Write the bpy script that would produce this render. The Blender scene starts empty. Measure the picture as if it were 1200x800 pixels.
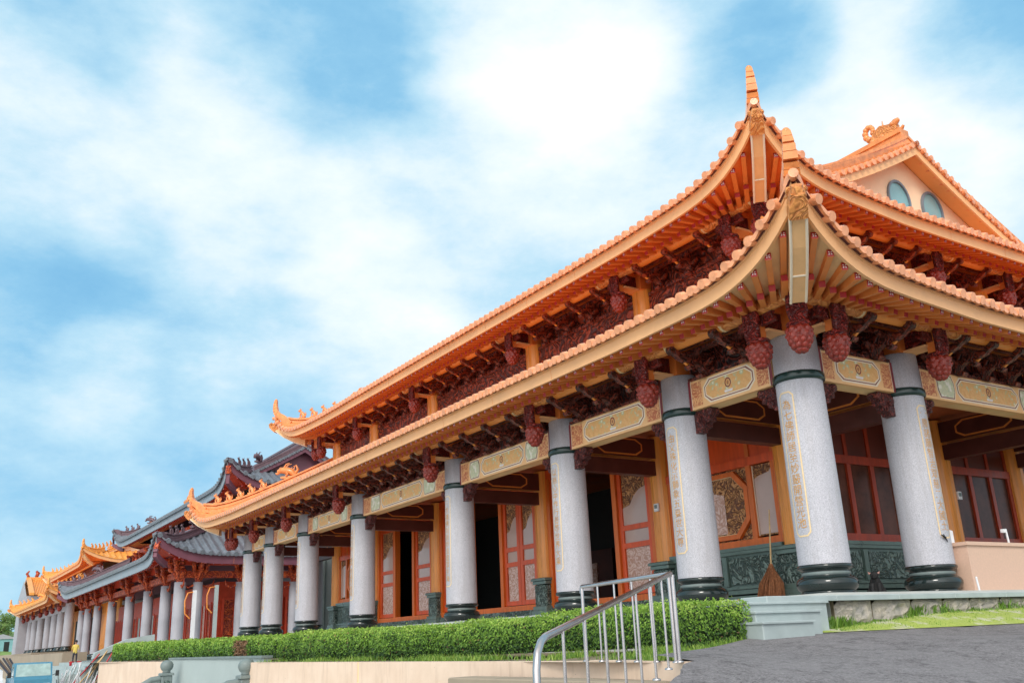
import bpy, math, random
from mathutils import Vector, Matrix, Euler
random.seed(11)
rnd = random.random
SC = bpy.context.scene
COL = SC.collection
R_ = math.radians
PI = math.pi

# ------------------------------------------------------------------ materials
def _nt(name):
    m = bpy.data.materials.new(name); m.use_nodes = True
    nt = m.node_tree; b = nt.nodes['Principled BSDF']
    return m, nt, b
def N(nt, t, **kw):
    n = nt.nodes.new(t)
    for k, v in kw.items(): setattr(n, k, v)
    return n
def coords(nt, scale=(1, 1, 1)):
    tc = N(nt, 'ShaderNodeTexCoord'); mp = N(nt, 'ShaderNodeMapping')
    mp.inputs['Scale'].default_value = scale
    nt.links.new(tc.outputs['Object'], mp.inputs['Vector'])
    return mp.outputs['Vector']
def noise(nt, vec, scale, detail=4, rough=.6):
    n = N(nt, 'ShaderNodeTexNoise'); n.inputs['Scale'].default_value = scale
    n.inputs['Detail'].default_value = detail; n.inputs['Roughness'].default_value = rough
    nt.links.new(vec, n.inputs['Vector']); return n.outputs['Fac']
def ramp(nt, fac, stops):
    r = N(nt, 'ShaderNodeValToRGB'); e = r.color_ramp.elements
    while len(e) < len(stops): e.new(.5)
    for k, (p, c) in enumerate(stops):
        e[k].position = p; e[k].color = (c[0], c[1], c[2], 1)
    nt.links.new(fac, r.inputs['Fac']); return r.outputs['Color']
def bump(nt, b, h, strength, dist=.02):
    bn = N(nt, 'ShaderNodeBump'); bn.inputs['Strength'].default_value = strength
    bn.inputs['Distance'].default_value = dist
    nt.links.new(h, bn.inputs['Height']); nt.links.new(bn.outputs['Normal'], b.inputs['Normal'])
def mixc(nt, fac, a, b, mode='MIX'):
    m = N(nt, 'ShaderNodeMix', data_type='RGBA', blend_type=mode)
    for sock, val in ((m.inputs[0], fac), (m.inputs[6], a), (m.inputs[7], b)):
        if hasattr(val, 'is_linked'): nt.links.new(val, sock)
        elif isinstance(val, (int, float)): sock.default_value = val
        else: sock.default_value = (val[0], val[1], val[2], 1)
    return m.outputs[2]
def sc(c, k): return tuple(min(1, x*k) for x in c)

def mat(name, col, rough=.5, var=.18, scale=3., bs=0., bsc=20., metal=0., spec=None, stretch=(1, 1, 1), dirt=0.):
    m, nt, b = _nt(name)
    v = coords(nt, stretch)
    f = noise(nt, v, scale, 5)
    c = ramp(nt, f, [(.28, sc(col, 1-var)), (.72, sc(col, 1+var))])
    if dirt:
        d = noise(nt, v, scale*.35, 6, .7)
        d2 = N(nt, 'ShaderNodeMapRange'); d2.inputs[1].default_value = .5; d2.inputs[2].default_value = .75
        d2.inputs[4].default_value = dirt; nt.links.new(d, d2.inputs[0])
        c = mixc(nt, d2.outputs[0], c, sc(col, .35))
    nt.links.new(c, b.inputs['Base Color'])
    r2 = ramp(nt, f, [(.2, (rough*.8,)*3), (.8, (min(1, rough*1.2),)*3)])
    nt.links.new(r2, b.inputs['Roughness'])
    b.inputs['Metallic'].default_value = metal
    if spec is not None: b.inputs['Specular IOR Level'].default_value = spec
    if bs: bump(nt, b, noise(nt, v, bsc, 5), bs)
    return m

def carved(name, c1, c2, scale=6., rough=.45, strength=1., dist=.05, c3=None):
    "deep relief carving: voronoi + distorted noise height, hollows in the darker colour"
    m, nt, b = _nt(name)
    v = coords(nt)
    nz = N(nt, 'ShaderNodeTexNoise'); nz.inputs['Scale'].default_value = scale*.6; nz.inputs['Detail'].default_value = 2
    nt.links.new(v, nz.inputs['Vector'])
    vm = N(nt, 'ShaderNodeVectorMath', operation='MULTIPLY_ADD')
    nt.links.new(nz.outputs['Color'], vm.inputs[0]); vm.inputs[1].default_value = (.35, .35, .35); nt.links.new(v, vm.inputs[2])
    vo = N(nt, 'ShaderNodeTexVoronoi', feature='DISTANCE_TO_EDGE'); vo.inputs['Scale'].default_value = scale
    nt.links.new(vm.outputs[0], vo.inputs['Vector'])
    n2 = N(nt, 'ShaderNodeTexNoise'); n2.inputs['Scale'].default_value = scale*.55; n2.inputs['Detail'].default_value = 1.2; n2.inputs['Distortion'].default_value = 1.6
    nt.links.new(v, n2.inputs['Vector'])
    m1 = N(nt, 'ShaderNodeMath', operation='MULTIPLY'); nt.links.new(n2.outputs['Fac'], m1.inputs[0]); m1.inputs[1].default_value = 34.
    m2 = N(nt, 'ShaderNodeMath', operation='SINE'); nt.links.new(m1.outputs[0], m2.inputs[0])
    m3 = N(nt, 'ShaderNodeMath', operation='MULTIPLY_ADD'); nt.links.new(m2.outputs[0], m3.inputs[0]); m3.inputs[1].default_value = .34; m3.inputs[2].default_value = .3
    ad = N(nt, 'ShaderNodeMath', operation='MULTIPLY_ADD'); nt.links.new(vo.outputs['Distance'], ad.inputs[0])
    ad.inputs[1].default_value = .8; nt.links.new(m3.outputs[0], ad.inputs[2])
    st = [(.15, c1), (.8, c2)] if c3 is None else [(.15, c1), (.6, c2), (.95, c3)]
    nt.links.new(ramp(nt, ad.outputs[0], st), b.inputs['Base Color'])
    b.inputs['Roughness'].default_value = rough
    bump(nt, b, ad.outputs[0], strength, dist)
    return m

M = {}
M['orange_wood'] = mat('orange varnished wood', (.66, .14, .018), .42, .2, 1.2, .12, 14, stretch=(6, 6, .6))
M['column_wood'] = mat('yellow orange wood', (.80, .30, .05), .3, .22, 1.6, .08, 10, stretch=(8, 8, .4))
M['door_wood'] = mat('red orange door wood', (.66, .085, .015), .35, .2, 1.5, .1, 14, stretch=(5, 5, .6))
M['purlin'] = mat('orange purlin', (.78, .27, .05), .45, .14, 1.3, .1, 9)
M['purlin_carved'] = carved('carved purlin', (.58, .19, .045), (.80, .33, .09), 5.5, .45, .8, .04)
M['eave_orange'] = mat('orange eave boards', (.74, .2, .04), .5, .15, 2, .1, 10)
M['soffit_pale'] = mat('pale eave boards', (.80, .55, .27), .55, .12, 2, .1, 10)
M['fascia'] = mat('peach fascia', (.82, .44, .2), .5, .1, .8, .06, 6, dirt=.16)
M['verge_soffit'] = mat('pale orange verge boards', (.80, .44, .17), .5, .08, 1.)
M['end_wood_shade'] = mat('shade toned red wood', (.36, .040, .011), .4, .25, 1.5, .1, 14, stretch=(5, 5, .6))  # red door wood, with the shade of the end veranda put into its colour
M['end_panel_shade'] = mat('shade toned red panel', (.12, .021, .011), .45, .3, 1.2)  # upper panel darkened in colour to stand for the end veranda's shade
M['rafter'] = mat('rafter wood', (.74, .25, .06), .5, .12, 2)
M['red_end'] = mat('red painted rafter end', (.40, .02, .022), .4, .2, 9)
M['white_paint'] = mat('white paint', (.75, .68, .66), .5, .1, 9)
M['carved_red'] = carved('carved red wood', (.09, .008, .008), (.34, .035, .025), 9, .3, 1., .05)
M['bud_red'] = mat('red lacquer bud', (.25, .028, .017), .25, .35, 9, .5, 30)
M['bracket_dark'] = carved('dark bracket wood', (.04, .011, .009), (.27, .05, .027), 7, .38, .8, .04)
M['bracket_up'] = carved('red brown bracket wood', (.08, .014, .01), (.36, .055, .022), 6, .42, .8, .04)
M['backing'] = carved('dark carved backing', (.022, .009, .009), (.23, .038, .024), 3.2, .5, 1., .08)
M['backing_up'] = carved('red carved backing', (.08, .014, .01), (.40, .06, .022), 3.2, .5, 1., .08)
M['corbel'] = carved('carved corbel', (.05, .012, .014), (.25, .05, .04), 11, .4, 1., .04)
M['dark_beam'] = mat('dark brown beam', (.09, .024, .017), .4, .3, 2)
M['ceiling'] = mat('brown red ceiling', (.50, .13, .045), .5, .2, 1.5)
M['tile'] = mat('orange glazed tile', (.76, .27, .08), .22, .26, 5, .1, 12, dirt=.25)
M['tile_far'] = mat('yellow orange glazed tile', (.80, .33, .07), .3, .14, 5)
M['tile_edge'] = mat('pale orange tile end', (.80, .34, .165), .2, .24, 6, .1, 14, dirt=.3)
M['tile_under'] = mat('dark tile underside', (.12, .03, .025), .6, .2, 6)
M['green_stone'] = carved('carved green stone', (.035, .062, .055), (.18, .25, .225), 5.5, .35, .9, .05)
M['green_plain'] = mat('green stone', (.115, .17, .15), .3, .2, 3, .08, 20)
M['black_stone'] = mat('polished black green stone', (.010, .019, .019), .12, .3, 5, spec=.6)
M['ring_stone'] = mat('dark green ring', (.012, .034, .031), .25, .25, 5)
M['gold'] = mat('gold paint', (.58, .29, .06), .4, .12, 9)
M['gold_line'] = mat('pale gold line', (.78, .58, .32), .4, .08, 9)
M['stucco'] = mat('peach stucco', (.86, .60, .40), .8, .05, 1.2, .15, 60, dirt=.06)
M['teal_glass'] = mat('teal window glass', (.22, .42, .45), .15, .12, .7)
M['frame_blue'] = mat('window frame', (.16, .2, .24), .35, .1, 5)
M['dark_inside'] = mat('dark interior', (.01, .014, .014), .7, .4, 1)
M['hill_green'] = mat('hillside scrub', (.17, .26, .07), .95, .4, .25, .5, 3)
M['dark_glass'] = mat('dark window glass', (.10, .034, .02), .22, .55, 1.4)
M['cream_paint'] = mat('cream beam paint', (.82, .48, .22), .5, .08, 4)
M['white_edge'] = mat('white edge', (.82, .70, .54), .5, .06, 4)
M['maroon'] = mat('maroon line', (.20, .02, .03), .5, .15, 6)
M['salmon'] = mat('salmon granite', (.64, .43, .32), .5, .07, 22, dirt=.05)
M['steel'] = mat('stainless steel', (.50, .47, .47), .2, .12, 7, metal=1.)
M['grey_stone'] = mat('grey green stone', (.16, .20, .195), .5, .2, 3, .15, 25, dirt=.15)
M['slab'] = mat('pale grey slab', (.36, .42, .42), .55, .12, 2.5, .1, 30, dirt=.2)
M['grey_panel'] = mat('grey panel wall', (.36, .42, .41), .7, .08, .6, .05, 30, dirt=.12)
M['red_paint'] = mat('red painted wood', (.60, .06, .02), .42, .22, 1.5, .1, 12)
M['red_bracket'] = carved('orange red bracket', (.24, .018, .01), (.74, .13, .025), 4, .45, .9, .06)
M['grey_tile'] = mat('grey blue tile', (.15, .165, .19), .4, .28, 4, .15, 12)
M['ridge_dark'] = mat('dark maroon ridge tile', (.13, .075, .09), .4, .3, 4, .15, 12)
M['terrace_stone'] = mat('pale terrace paving', (.50, .50, .47), .5, .1, 1., .05, 30, dirt=.1)
M['maroon_board'] = mat('maroon board', (.16, .055, .08), .5, .18, 2)
M['skylit_board'] = mat('eave board in sky light tone', (.26, .30, .34), .5, .14, 2)  # the front maroon fascia, with its blue grey sky light put into the colour
M['grey_column'] = mat('pale grey column', (.35, .35, .385), .6, .08, 2, .06, 30, dirt=.08)
M['black_fur'] = mat('black fur', (.012, .012, .013), .8, .3, 20)
M['pink'] = mat('pink skin', (.50, .28, .24), .6, .1, 9)
M['straw'] = mat('broom bristle', (.30, .12, .05), .8, .45, 22)
M['bamboo'] = mat('bamboo', (.62, .42, .2), .5, .2, 9)
M['white_plastic'] = mat('white plastic', (.75, .76, .78), .4, .05, 5)
M['truck_blue'] = mat('blue truck paint', (.05, .20, .30), .3, .12, 3, dirt=.1)
M['windscreen'] = mat('windscreen', (.30, .42, .41), .08, .4, 1.5)
M['tyre'] = mat('tyre', (.02, .02, .02), .85, .2, 8)
M['tan_wall'] = mat('tan concrete', (.32, .26, .19), .85, .14, .8, .2, 20, dirt=.2)
M['bark'] = mat('bark', (.12, .08, .055), .9, .3, 6, .4, 15)
M['skin'] = mat('skin', (.45, .25, .17), .6, .08, 9)
M['yellow_cloth'] = mat('yellow cloth', (.62, .46, .10), .8, .12, 9)
M['dark_cloth'] = mat('dark cloth', (.03, .032, .045), .85, .2, 9)
M['red_cloth'] = mat('red plastic', (.5, .02, .03), .4, .15, 9)
M['hair'] = mat('hair', (.015, .012, .012), .6, .2, 20)

def mk_granite():
    m, nt, b = _nt('speckled grey granite'); v = coords(nt)
    a = noise(nt, v, 55, 3, .8); c = noise(nt, v, 130, 2, .7); d = noise(nt, v, .9, 4)
    col = ramp(nt, a, [(.34, (.12, .125, .155)), (.48, (.45, .45, .50)), (.66, (.74, .73, .78))])
    col = mixc(nt, .35, col, ramp(nt, c, [(.35, (.18, .19, .23)), (.6, (.54, .54, .59))]))
    col = mixc(nt, .35, col, ramp(nt, d, [(.3, (.44, .44, .48)), (.7, (.60, .59, .62))]))
    sv = noise(nt, coords(nt, (2.6, 2.6, .22)), 2.2, 6, .75)
    col = mixc(nt, ramp(nt, sv, [(.50, (0, 0, 0)), (.74, (.5,)*3)]), col, (.33, .31, .31))
    nt.links.new(col, b.inputs['Base Color']); b.inputs['Roughness'].default_value = .55
    bump(nt, b, a, .12, .01); return m
M['granite'] = mk_granite()

def mk_painted():
    m, nt, b = _nt('painted beam panel'); v = coords(nt)
    vo = N(nt, 'ShaderNodeTexVoronoi'); vo.inputs['Scale'].default_value = 9; nt.links.new(v, vo.inputs['Vector'])
    n1 = noise(nt, v, 5, 3); n2 = noise(nt, v, 16, 3, .8)
    base = ramp(nt, n2, [(.3, (.68, .33, .11)), (.65, (.80, .48, .2))])
    fl = ramp(nt, vo.outputs['Distance'], [(.08, (.84, .74, .56)), (.3, (.48, .54, .34)), (.6, (.72, .42, .15))])
    mk = ramp(nt, n1, [(.48, (0, 0, 0)), (.56, (1, 1, 1))])
    nt.links.new(mixc(nt, mk, base, fl), b.inputs['Base Color']); b.inputs['Roughness'].default_value = .5
    bump(nt, b, n2, .2, .01); return m
M['painted'] = mk_painted()
def mk_panel_green():
    m, nt, b = _nt('pale green painted panel'); v = coords(nt)
    n1 = noise(nt, v, 6, 3); n2 = noise(nt, v, 18, 3, .8)
    a = ramp(nt, n2, [(.35, (.46, .52, .36)), (.65, (.66, .62, .42))])
    nt.links.new(mixc(nt, ramp(nt, n1, [(.5, (0, 0, 0)), (.6, (1, 1, 1))]), a, (.8, .76, .66)), b.inputs['Base Color'])
    b.inputs['Roughness'].default_value = .5; return m
M['panel_green'] = mk_panel_green()
M['scroll'] = carved('scroll painted ends', (.50, .14, .06), (.80, .45, .20), 9, .5, .3, .02)
M['frosted'] = carved('etched frosted glass', (.50, .27, .20), (.72, .52, .45), 6, .18, .2, .01)
M['clear_pane'] = mat('reflecting glass pane', (.56, .40, .35), .08, .12, .8)

def mk_fretwork():
    m = carved('carved fretwork', (.14, .05, .025), (.66, .33, .13), 7, .5, .8, .04); return m
M['fret'] = mk_fretwork()

def mk_asphalt():
    m, nt, b = _nt('worn asphalt'); v = coords(nt)
    g = noise(nt, v, 13, 5, .9); g2 = noise(nt, v, 38, 3, .9); p = noise(nt, v, .8, 6, .78); q = noise(nt, v, 2.4, 7, .85)
    c = ramp(nt, g, [(.36, (.035, .033, .036)), (.46, (.20, .188, .195)), (.56, (.29, .273, .28)), (.70, (.46, .435, .44))])
    c = mixc(nt, .45, c, ramp(nt, g2, [(.36, (.08, .075, .08)), (.64, (.46, .43, .44))]))
    c = mixc(nt, ramp(nt, p, [(.44, (0, 0, 0)), (.64, (.45,)*3)]), c, (.33, .312, .322))
    c = mixc(nt, ramp(nt, q, [(.52, (0, 0, 0)), (.64, (.7,)*3)]), c, (.09, .083, .088))
    nt.links.new(c, b.inputs['Base Color']); b.inputs['Roughness'].default_value = .92
    ck = N(nt, 'ShaderNodeTexVoronoi', feature='DISTANCE_TO_EDGE'); ck.inputs['Scale'].default_value = .42
    wv = N(nt, 'ShaderNodeVectorMath', operation='ADD'); nn = N(nt, 'ShaderNodeTexNoise'); nn.inputs['Scale'].default_value = 1.6; nn.inputs['Detail'].default_value = 6; nt.links.new(v, nn.inputs['Vector']); nt.links.new(v, wv.inputs[0]); nt.links.new(nn.outputs['Color'], wv.inputs[1]); nt.links.new(wv.outputs[0], ck.inputs['Vector'])
    c = mixc(nt, ramp(nt, ck.outputs['Distance'], [(.003, (.22,)*3), (.009, (0, 0, 0))]), c, (.05, .046, .048))
    nt.links.new(c, b.inputs['Base Color'])
    bump(nt, b, g, 1., .05); return m
M['asphalt'] = mk_asphalt()
def mk_wall():
    m, nt, b = _nt('stained cream wall'); v = coords(nt)
    n1 = noise(nt, v, 1.0, 6, .7)
    vs = coords(nt, (2.2, 2.2, .25)); st = noise(nt, vs, 2.0, 6, .75)
    sp = noise(nt, v, 11, 3, .8)
    c = ramp(nt, n1, [(.3, (.64, .48, .36)), (.7, (.76, .60, .47))])
    c = mixc(nt, ramp(nt, st, [(.52, (0, 0, 0)), (.72, (.5,)*3)]), c, (.40, .29, .21))
    c = mixc(nt, ramp(nt, sp, [(.70, (0, 0, 0)), (.76, (.8,)*3)]), c, (.15, .11, .085))
    nt.links.new(c, b.inputs['Base Color']); b.inputs['Roughness'].default_value = .85
    bump(nt, b, sp, .1, .01); return m
M['cream_wall'] = mk_wall()
def mk_stone():
    m, nt, b = _nt('rough split stone'); v = coords(nt)
    n1 = noise(nt, v, 1.1, 3); n2 = noise(nt, v, 9, 6, .75)
    c = ramp(nt, n1, [(.35, (.34, .35, .35)), (.5, (.56, .50, .43)), (.68, (.70, .61, .50))])
    c = mixc(nt, ramp(nt, n2, [(.3, (.6,)*3), (.6, (0, 0, 0))]), c, (.13, .125, .12))
    nt.links.new(c, b.inputs['Base Color']); b.inputs['Roughness'].default_value = .85
    bump(nt, b, n2, 1., .06); return m
M['split_stone'] = mk_stone()
def mk_leaf(name, a, c, d):
    m, nt, b = _nt(name)
    oi = N(nt, 'ShaderNodeAttribute', attribute_name='tone')
    col = ramp(nt, oi.outputs['Fac'], [(0, a), (.5, c), (1, d)])
    nt.links.new(col, b.inputs['Base Color']); b.inputs['Roughness'].default_value = .5
    tr = N(nt, 'ShaderNodeBsdfTranslucent'); nt.links.new(col, tr.inputs['Color'])
    mx = N(nt, 'ShaderNodeMixShader'); mx.inputs[0].default_value = .3
    nt.links.new(b.outputs[0], mx.inputs[1]); nt.links.new(tr.outputs[0], mx.inputs[2])
    nt.links.new(mx.outputs[0], nt.nodes['Material Output'].inputs['Surface']); return m
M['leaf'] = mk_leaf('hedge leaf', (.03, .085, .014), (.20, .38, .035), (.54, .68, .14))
M['grass'] = mk_leaf('grass blade', (.06, .14, .02), (.17, .33, .04), (.38, .50, .10))
M['tree_leaf'] = mk_leaf('tree leaf', (.06, .12, .03), (.17, .28, .07), (.34, .46, .14))
M['dark_glass'].node_tree.nodes['Principled BSDF'].inputs['Specular IOR Level'].default_value = .2
M['dead_leaf'] = mk_leaf('dead leaf', (.12, .06, .03), (.25, .13, .06), (.36, .2, .1))
M['soil'] = mat('soil', (.20, .16, .10), .95, .3, 5, .5, 20)
M['hedge_core'] = mat('hedge inner twigs', (.022, .05, .014), .9, .4, 12)
M['concrete'] = mat('pale bounce concrete', (.62, .60, .56), .85, .08, .5, .1, 30, dirt=.12)  # kept pale to throw light back up under the eaves
def mk_lawn():
    m, nt, b = _nt('lawn with pavers'); v = coords(nt)
    n1 = noise(nt, v, 2.2, 5, .7); n2 = noise(nt, v, 30, 3, .8)
    c = ramp(nt, n2, [(.3, (.22, .32, .05)), (.7, (.46, .52, .12))])
    c = mixc(nt, ramp(nt, n1, [(.52, (0, 0, 0)), (.62, (.8,)*3)]), c, (.55, .52, .42))
    nt.links.new(c, b.inputs['Base Color']); b.inputs['Roughness'].default_value = .9
    bump(nt, b, n2, .5, .02); return m
M['lawn'] = mk_lawn()

# ------------------------------------------------------------------ mesh builder
class MB:
    def __init__(s): s.v = []; s.f = []; s.mi = []; s.sm = []; s.mats = []; s.tone = []
    def m(s, mm):
        mm = M[mm] if isinstance(mm, str) else mm
        if mm not in s.mats: s.mats.append(mm)
        return s.mats.index(mm)
    def add(s, vs, fs, mm, smooth=False):
        k = len(s.v); s.v.extend([tuple(p) for p in vs]); i = s.m(mm)
        for f in fs: s.f.append([q+k for q in f]); s.mi.append(i); s.sm.append(smooth)
    def poly(s, pts, mm): s.add(pts, [list(range(len(pts)))], mm)
    def box(s, c, d, mm, rot=None, taper=1.):
        x, y, z = d[0]/2, d[1]/2, d[2]/2; t = taper
        P = [(-x, -y, -z), (x, -y, -z), (x, y, -z), (-x, y, -z), (-x*t, -y*t, z), (x*t, -y*t, z), (x*t, y*t, z), (-x*t, y*t, z)]
        P = [Vector(p) for p in P]
        if rot is not None: P = [rot @ p for p in P]
        P = [p+Vector(c) for p in P]
        s.add(P, [(0, 3, 2, 1), (4, 5, 6, 7), (0, 1, 5, 4), (1, 2, 6, 5), (2, 3, 7, 6), (3, 0, 4, 7)], mm)
    def cbox(s, c, d, mm, ch=.02):
        "box with chamfered vertical and top edges"
        x, y, z = d[0]/2, d[1]/2, d[2]/2
        ring = [(-x+ch, -y), (x-ch, -y), (x, -y+ch), (x, y-ch), (x-ch, y), (-x+ch, y), (-x, y-ch), (-x, -y+ch)]
        kx, ky = (x-ch)/x, (y-ch)/y
        L = []
        for zz, k in ((-z, 0), (z-ch, 0), (z, 1)):
            L.append([(c[0]+px*(kx if k else 1), c[1]+py*(ky if k else 1), c[2]+zz) for px, py in ring])
        s.rings(L, mm, True, True)
    def box2(s, a, b, mm): s.box([(a[i]+b[i])/2 for i in range(3)], [abs(b[i]-a[i]) for i in range(3)], mm)
    def rings(s, L, mm, cap0=False, cap1=False, smooth=False, closed=True):
        n = len(L[0]); vs = [p for r in L for p in r]; fs = []
        for i in range(len(L)-1):
            for j in range(n if closed else n-1):
                a = i*n+j; b = i*n+(j+1) % n
                fs.append((a, b, b+n, a+n))
        if cap0: fs.append(list(range(n))[::-1])
        if cap1: fs.append([(len(L)-1)*n+j for j in range(n)])
        s.add(vs, fs, mm, smooth)
    def tube(s, pts, r, mm, n=8, caps=True, smooth=True, sq=False):
        pts = [Vector(p) for p in pts]; L = []; up = Vector((0, 0, 1))
        prev = None
        for i, p in enumerate(pts):
            d = (pts[min(i+1, len(pts)-1)]-pts[max(i-1, 0)]).normalized()
            if prev is None:
                a = d.cross(up)
                if a.length < .05: a = d.cross(Vector((1, 0, 0)))
                a.normalize()
            else:
                a = (prev-d*prev.dot(d)).normalized()
            prev = a; b = a.cross(d)
            rr = r[i] if isinstance(r, (list, tuple)) else r
            off = PI/4 if n == 4 else 0
            L.append([p+a*(rr*math.cos(2*PI*j/n+off))+b*(rr*math.sin(2*PI*j/n+off)) for j in range(n)])
        s.rings(L, mm, False, False, smooth)
        if caps:
            s.add(L[0], [list(range(n))[::-1]], mm); s.add(L[-1], [list(range(n))], mm)
    def lathe(s, c, prof, mm, n=24, smooth=True, capb=False, capt=False):
        L = [[(c[0]+r*math.cos(2*PI*j/n), c[1]+r*math.sin(2*PI*j/n), c[2]+z) for j in range(n)] for r, z in prof]
        s.rings(L, mm, capb, capt, smooth)
    def prism(s, poly, fn, t, mm, smooth=False):
        "poly: 2D points; fn(u,v,w)->3D; thickness t centred on w=0"
        n = len(poly)
        A = [fn(u, v, -t/2) for u, v in poly]; B = [fn(u, v, t/2) for u, v in poly]
        s.add(A+B, [list(range(n))[::-1], list(range(n, 2*n))]+[(i, (i+1) % n, n+(i+1) % n, n+i) for i in range(n)], mm)
    def sphere(s, c, r, mm, n=10, sq=(1, 1, 1)):
        L = []
        for i in range(1, n//2+1):
            pass
        k = max(4, n//2+1)
        L = []
        for i in range(k+1):
            t = PI*i/k; rr = max(1e-4, math.sin(t))
            L.append([(c[0]+sq[0]*r*rr*math.cos(2*PI*j/n), c[1]+sq[1]*r*rr*math.sin(2*PI*j/n), c[2]-sq[2]*r*math.cos(t)) for j in range(n)])
        s.rings(L, mm, False, False, True)
    def mesh(s, name):
        me = bpy.data.meshes.new(name); me.from_pydata(s.v, [], s.f)
        for mm in s.mats: me.materials.append(mm)
        me.polygons.foreach_set('material_index', s.mi); me.polygons.foreach_set('use_smooth', s.sm)
        if s.tone:
            at = me.attributes.new('tone', 'FLOAT', 'POINT'); at.data.foreach_set('value', s.tone)
        me.update(); return me
WL = {}
def ob(name, data, parent=None, loc=(0, 0, 0), rz=0., label=None, cat=None, group=None, kind=None):
    "link one object; loc is a world location when the parent is unrotated, meshes are local to loc"
    o = bpy.data.objects.new(name, data); COL.objects.link(o)
    L = Vector(loc)
    if parent is not None:
        o.parent = parent; o.location = L-WL[parent.name]
    else: o.location = L
    WL[o.name] = L
    o.rotation_euler = (0, 0, rz)
    tag(o, label, cat, group, kind); return o
def tag(o, label=None, cat=None, group=None, kind=None):
    for k, v in (('label', label), ('category', cat), ('group', group), ('kind', kind)):
        if v is not None: o[k] = v
def sub(name, mb, parent, label=None):
    "child in the parent's own frame"
    o = bpy.data.objects.new(name, mb.mesh(name)); COL.objects.link(o); o.parent = parent; WL[o.name] = WL[parent.name]
    if label: o['label'] = label
    return o
def part(name, mb, parent, loc=(0, 0, 0), label=None):
    "mesh built in world coordinates, stored relative to loc"
    if loc != (0, 0, 0):
        mb.v = [(x-loc[0], y-loc[1], z-loc[2]) for x, y, z in mb.v]
    return ob(name, mb.mesh(name), parent, loc, label=label)
def dup(o, loc, rz, parent=None):
    c = o.copy(); COL.objects.link(c)
    if parent is not None: c.parent = parent; c.location = Vector(loc)-WL[parent.name]
    else: c.location = Vector(loc)
    c.rotation_euler = (0, 0, rz); WL[c.name] = Vector(loc)
    for ch in list(o.children):
        d = ch.copy(); COL.objects.link(d); d.parent = c; WL[d.name] = Vector(loc)
    return c
def setting(name, mb, loc=(0, 0, 0)):
    o = part(name, mb, None, loc); o['kind'] = 'structure'; return o

# ------------------------------------------------------------------ text
def text_mesh(body, size):
    cu = bpy.data.curves.new('inscription_text', 'FONT'); cu.body = body; cu.size = size
    cu.align_x = 'CENTER'; cu.space_line = .98; cu.resolution_u = 2
    o = bpy.data.objects.new('inscription_text', cu); COL.objects.link(o)
    dg = bpy.context.evaluated_depsgraph_get(); me = o.evaluated_get(dg).to_mesh()
    V = [tuple(v.co) for v in me.vertices]; F = [list(p.vertices) for p in me.polygons]
    o.evaluated_get(dg).to_mesh_clear(); bpy.data.objects.remove(o); bpy.data.curves.remove(cu)
    return V, F
# ------------------------------------------------------------------ eaves and roofs
def beam(mb, p0, p1, w, h, mm, cap=None, dot=None):
    p0 = Vector(p0); p1 = Vector(p1); d = (p1-p0).normalized()
    s = d.cross(Vector((0, 0, 1))).normalized(); u = s.cross(d)
    L = [[p+s*(a*w/2)+u*(b*h/2) for a, b in ((-1, -1), (1, -1), (1, 1), (-1, 1))] for p in (p0, p1)]
    mb.rings(L, mm, True, True)
    if cap:
        q = p1+d*.004; mb.poly([q+s*(a*w*.52)+u*(b*h*.52) for a, b in ((-1, -1), (1, -1), (1, 1), (-1, 1))], cap)
    if dot:
        q = p1+d*.008
        for k in range(4):
            t = k*PI/2+PI/4; v = s*math.cos(t)+u*math.sin(t); x = s*-math.sin(t)+u*math.cos(t)
            mb.poly([q+v*(w*.08), q+v*(w*.28)+x*(w*.13), q+v*(w*.47), q+v*(w*.28)-x*(w*.13)], dot)

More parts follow.
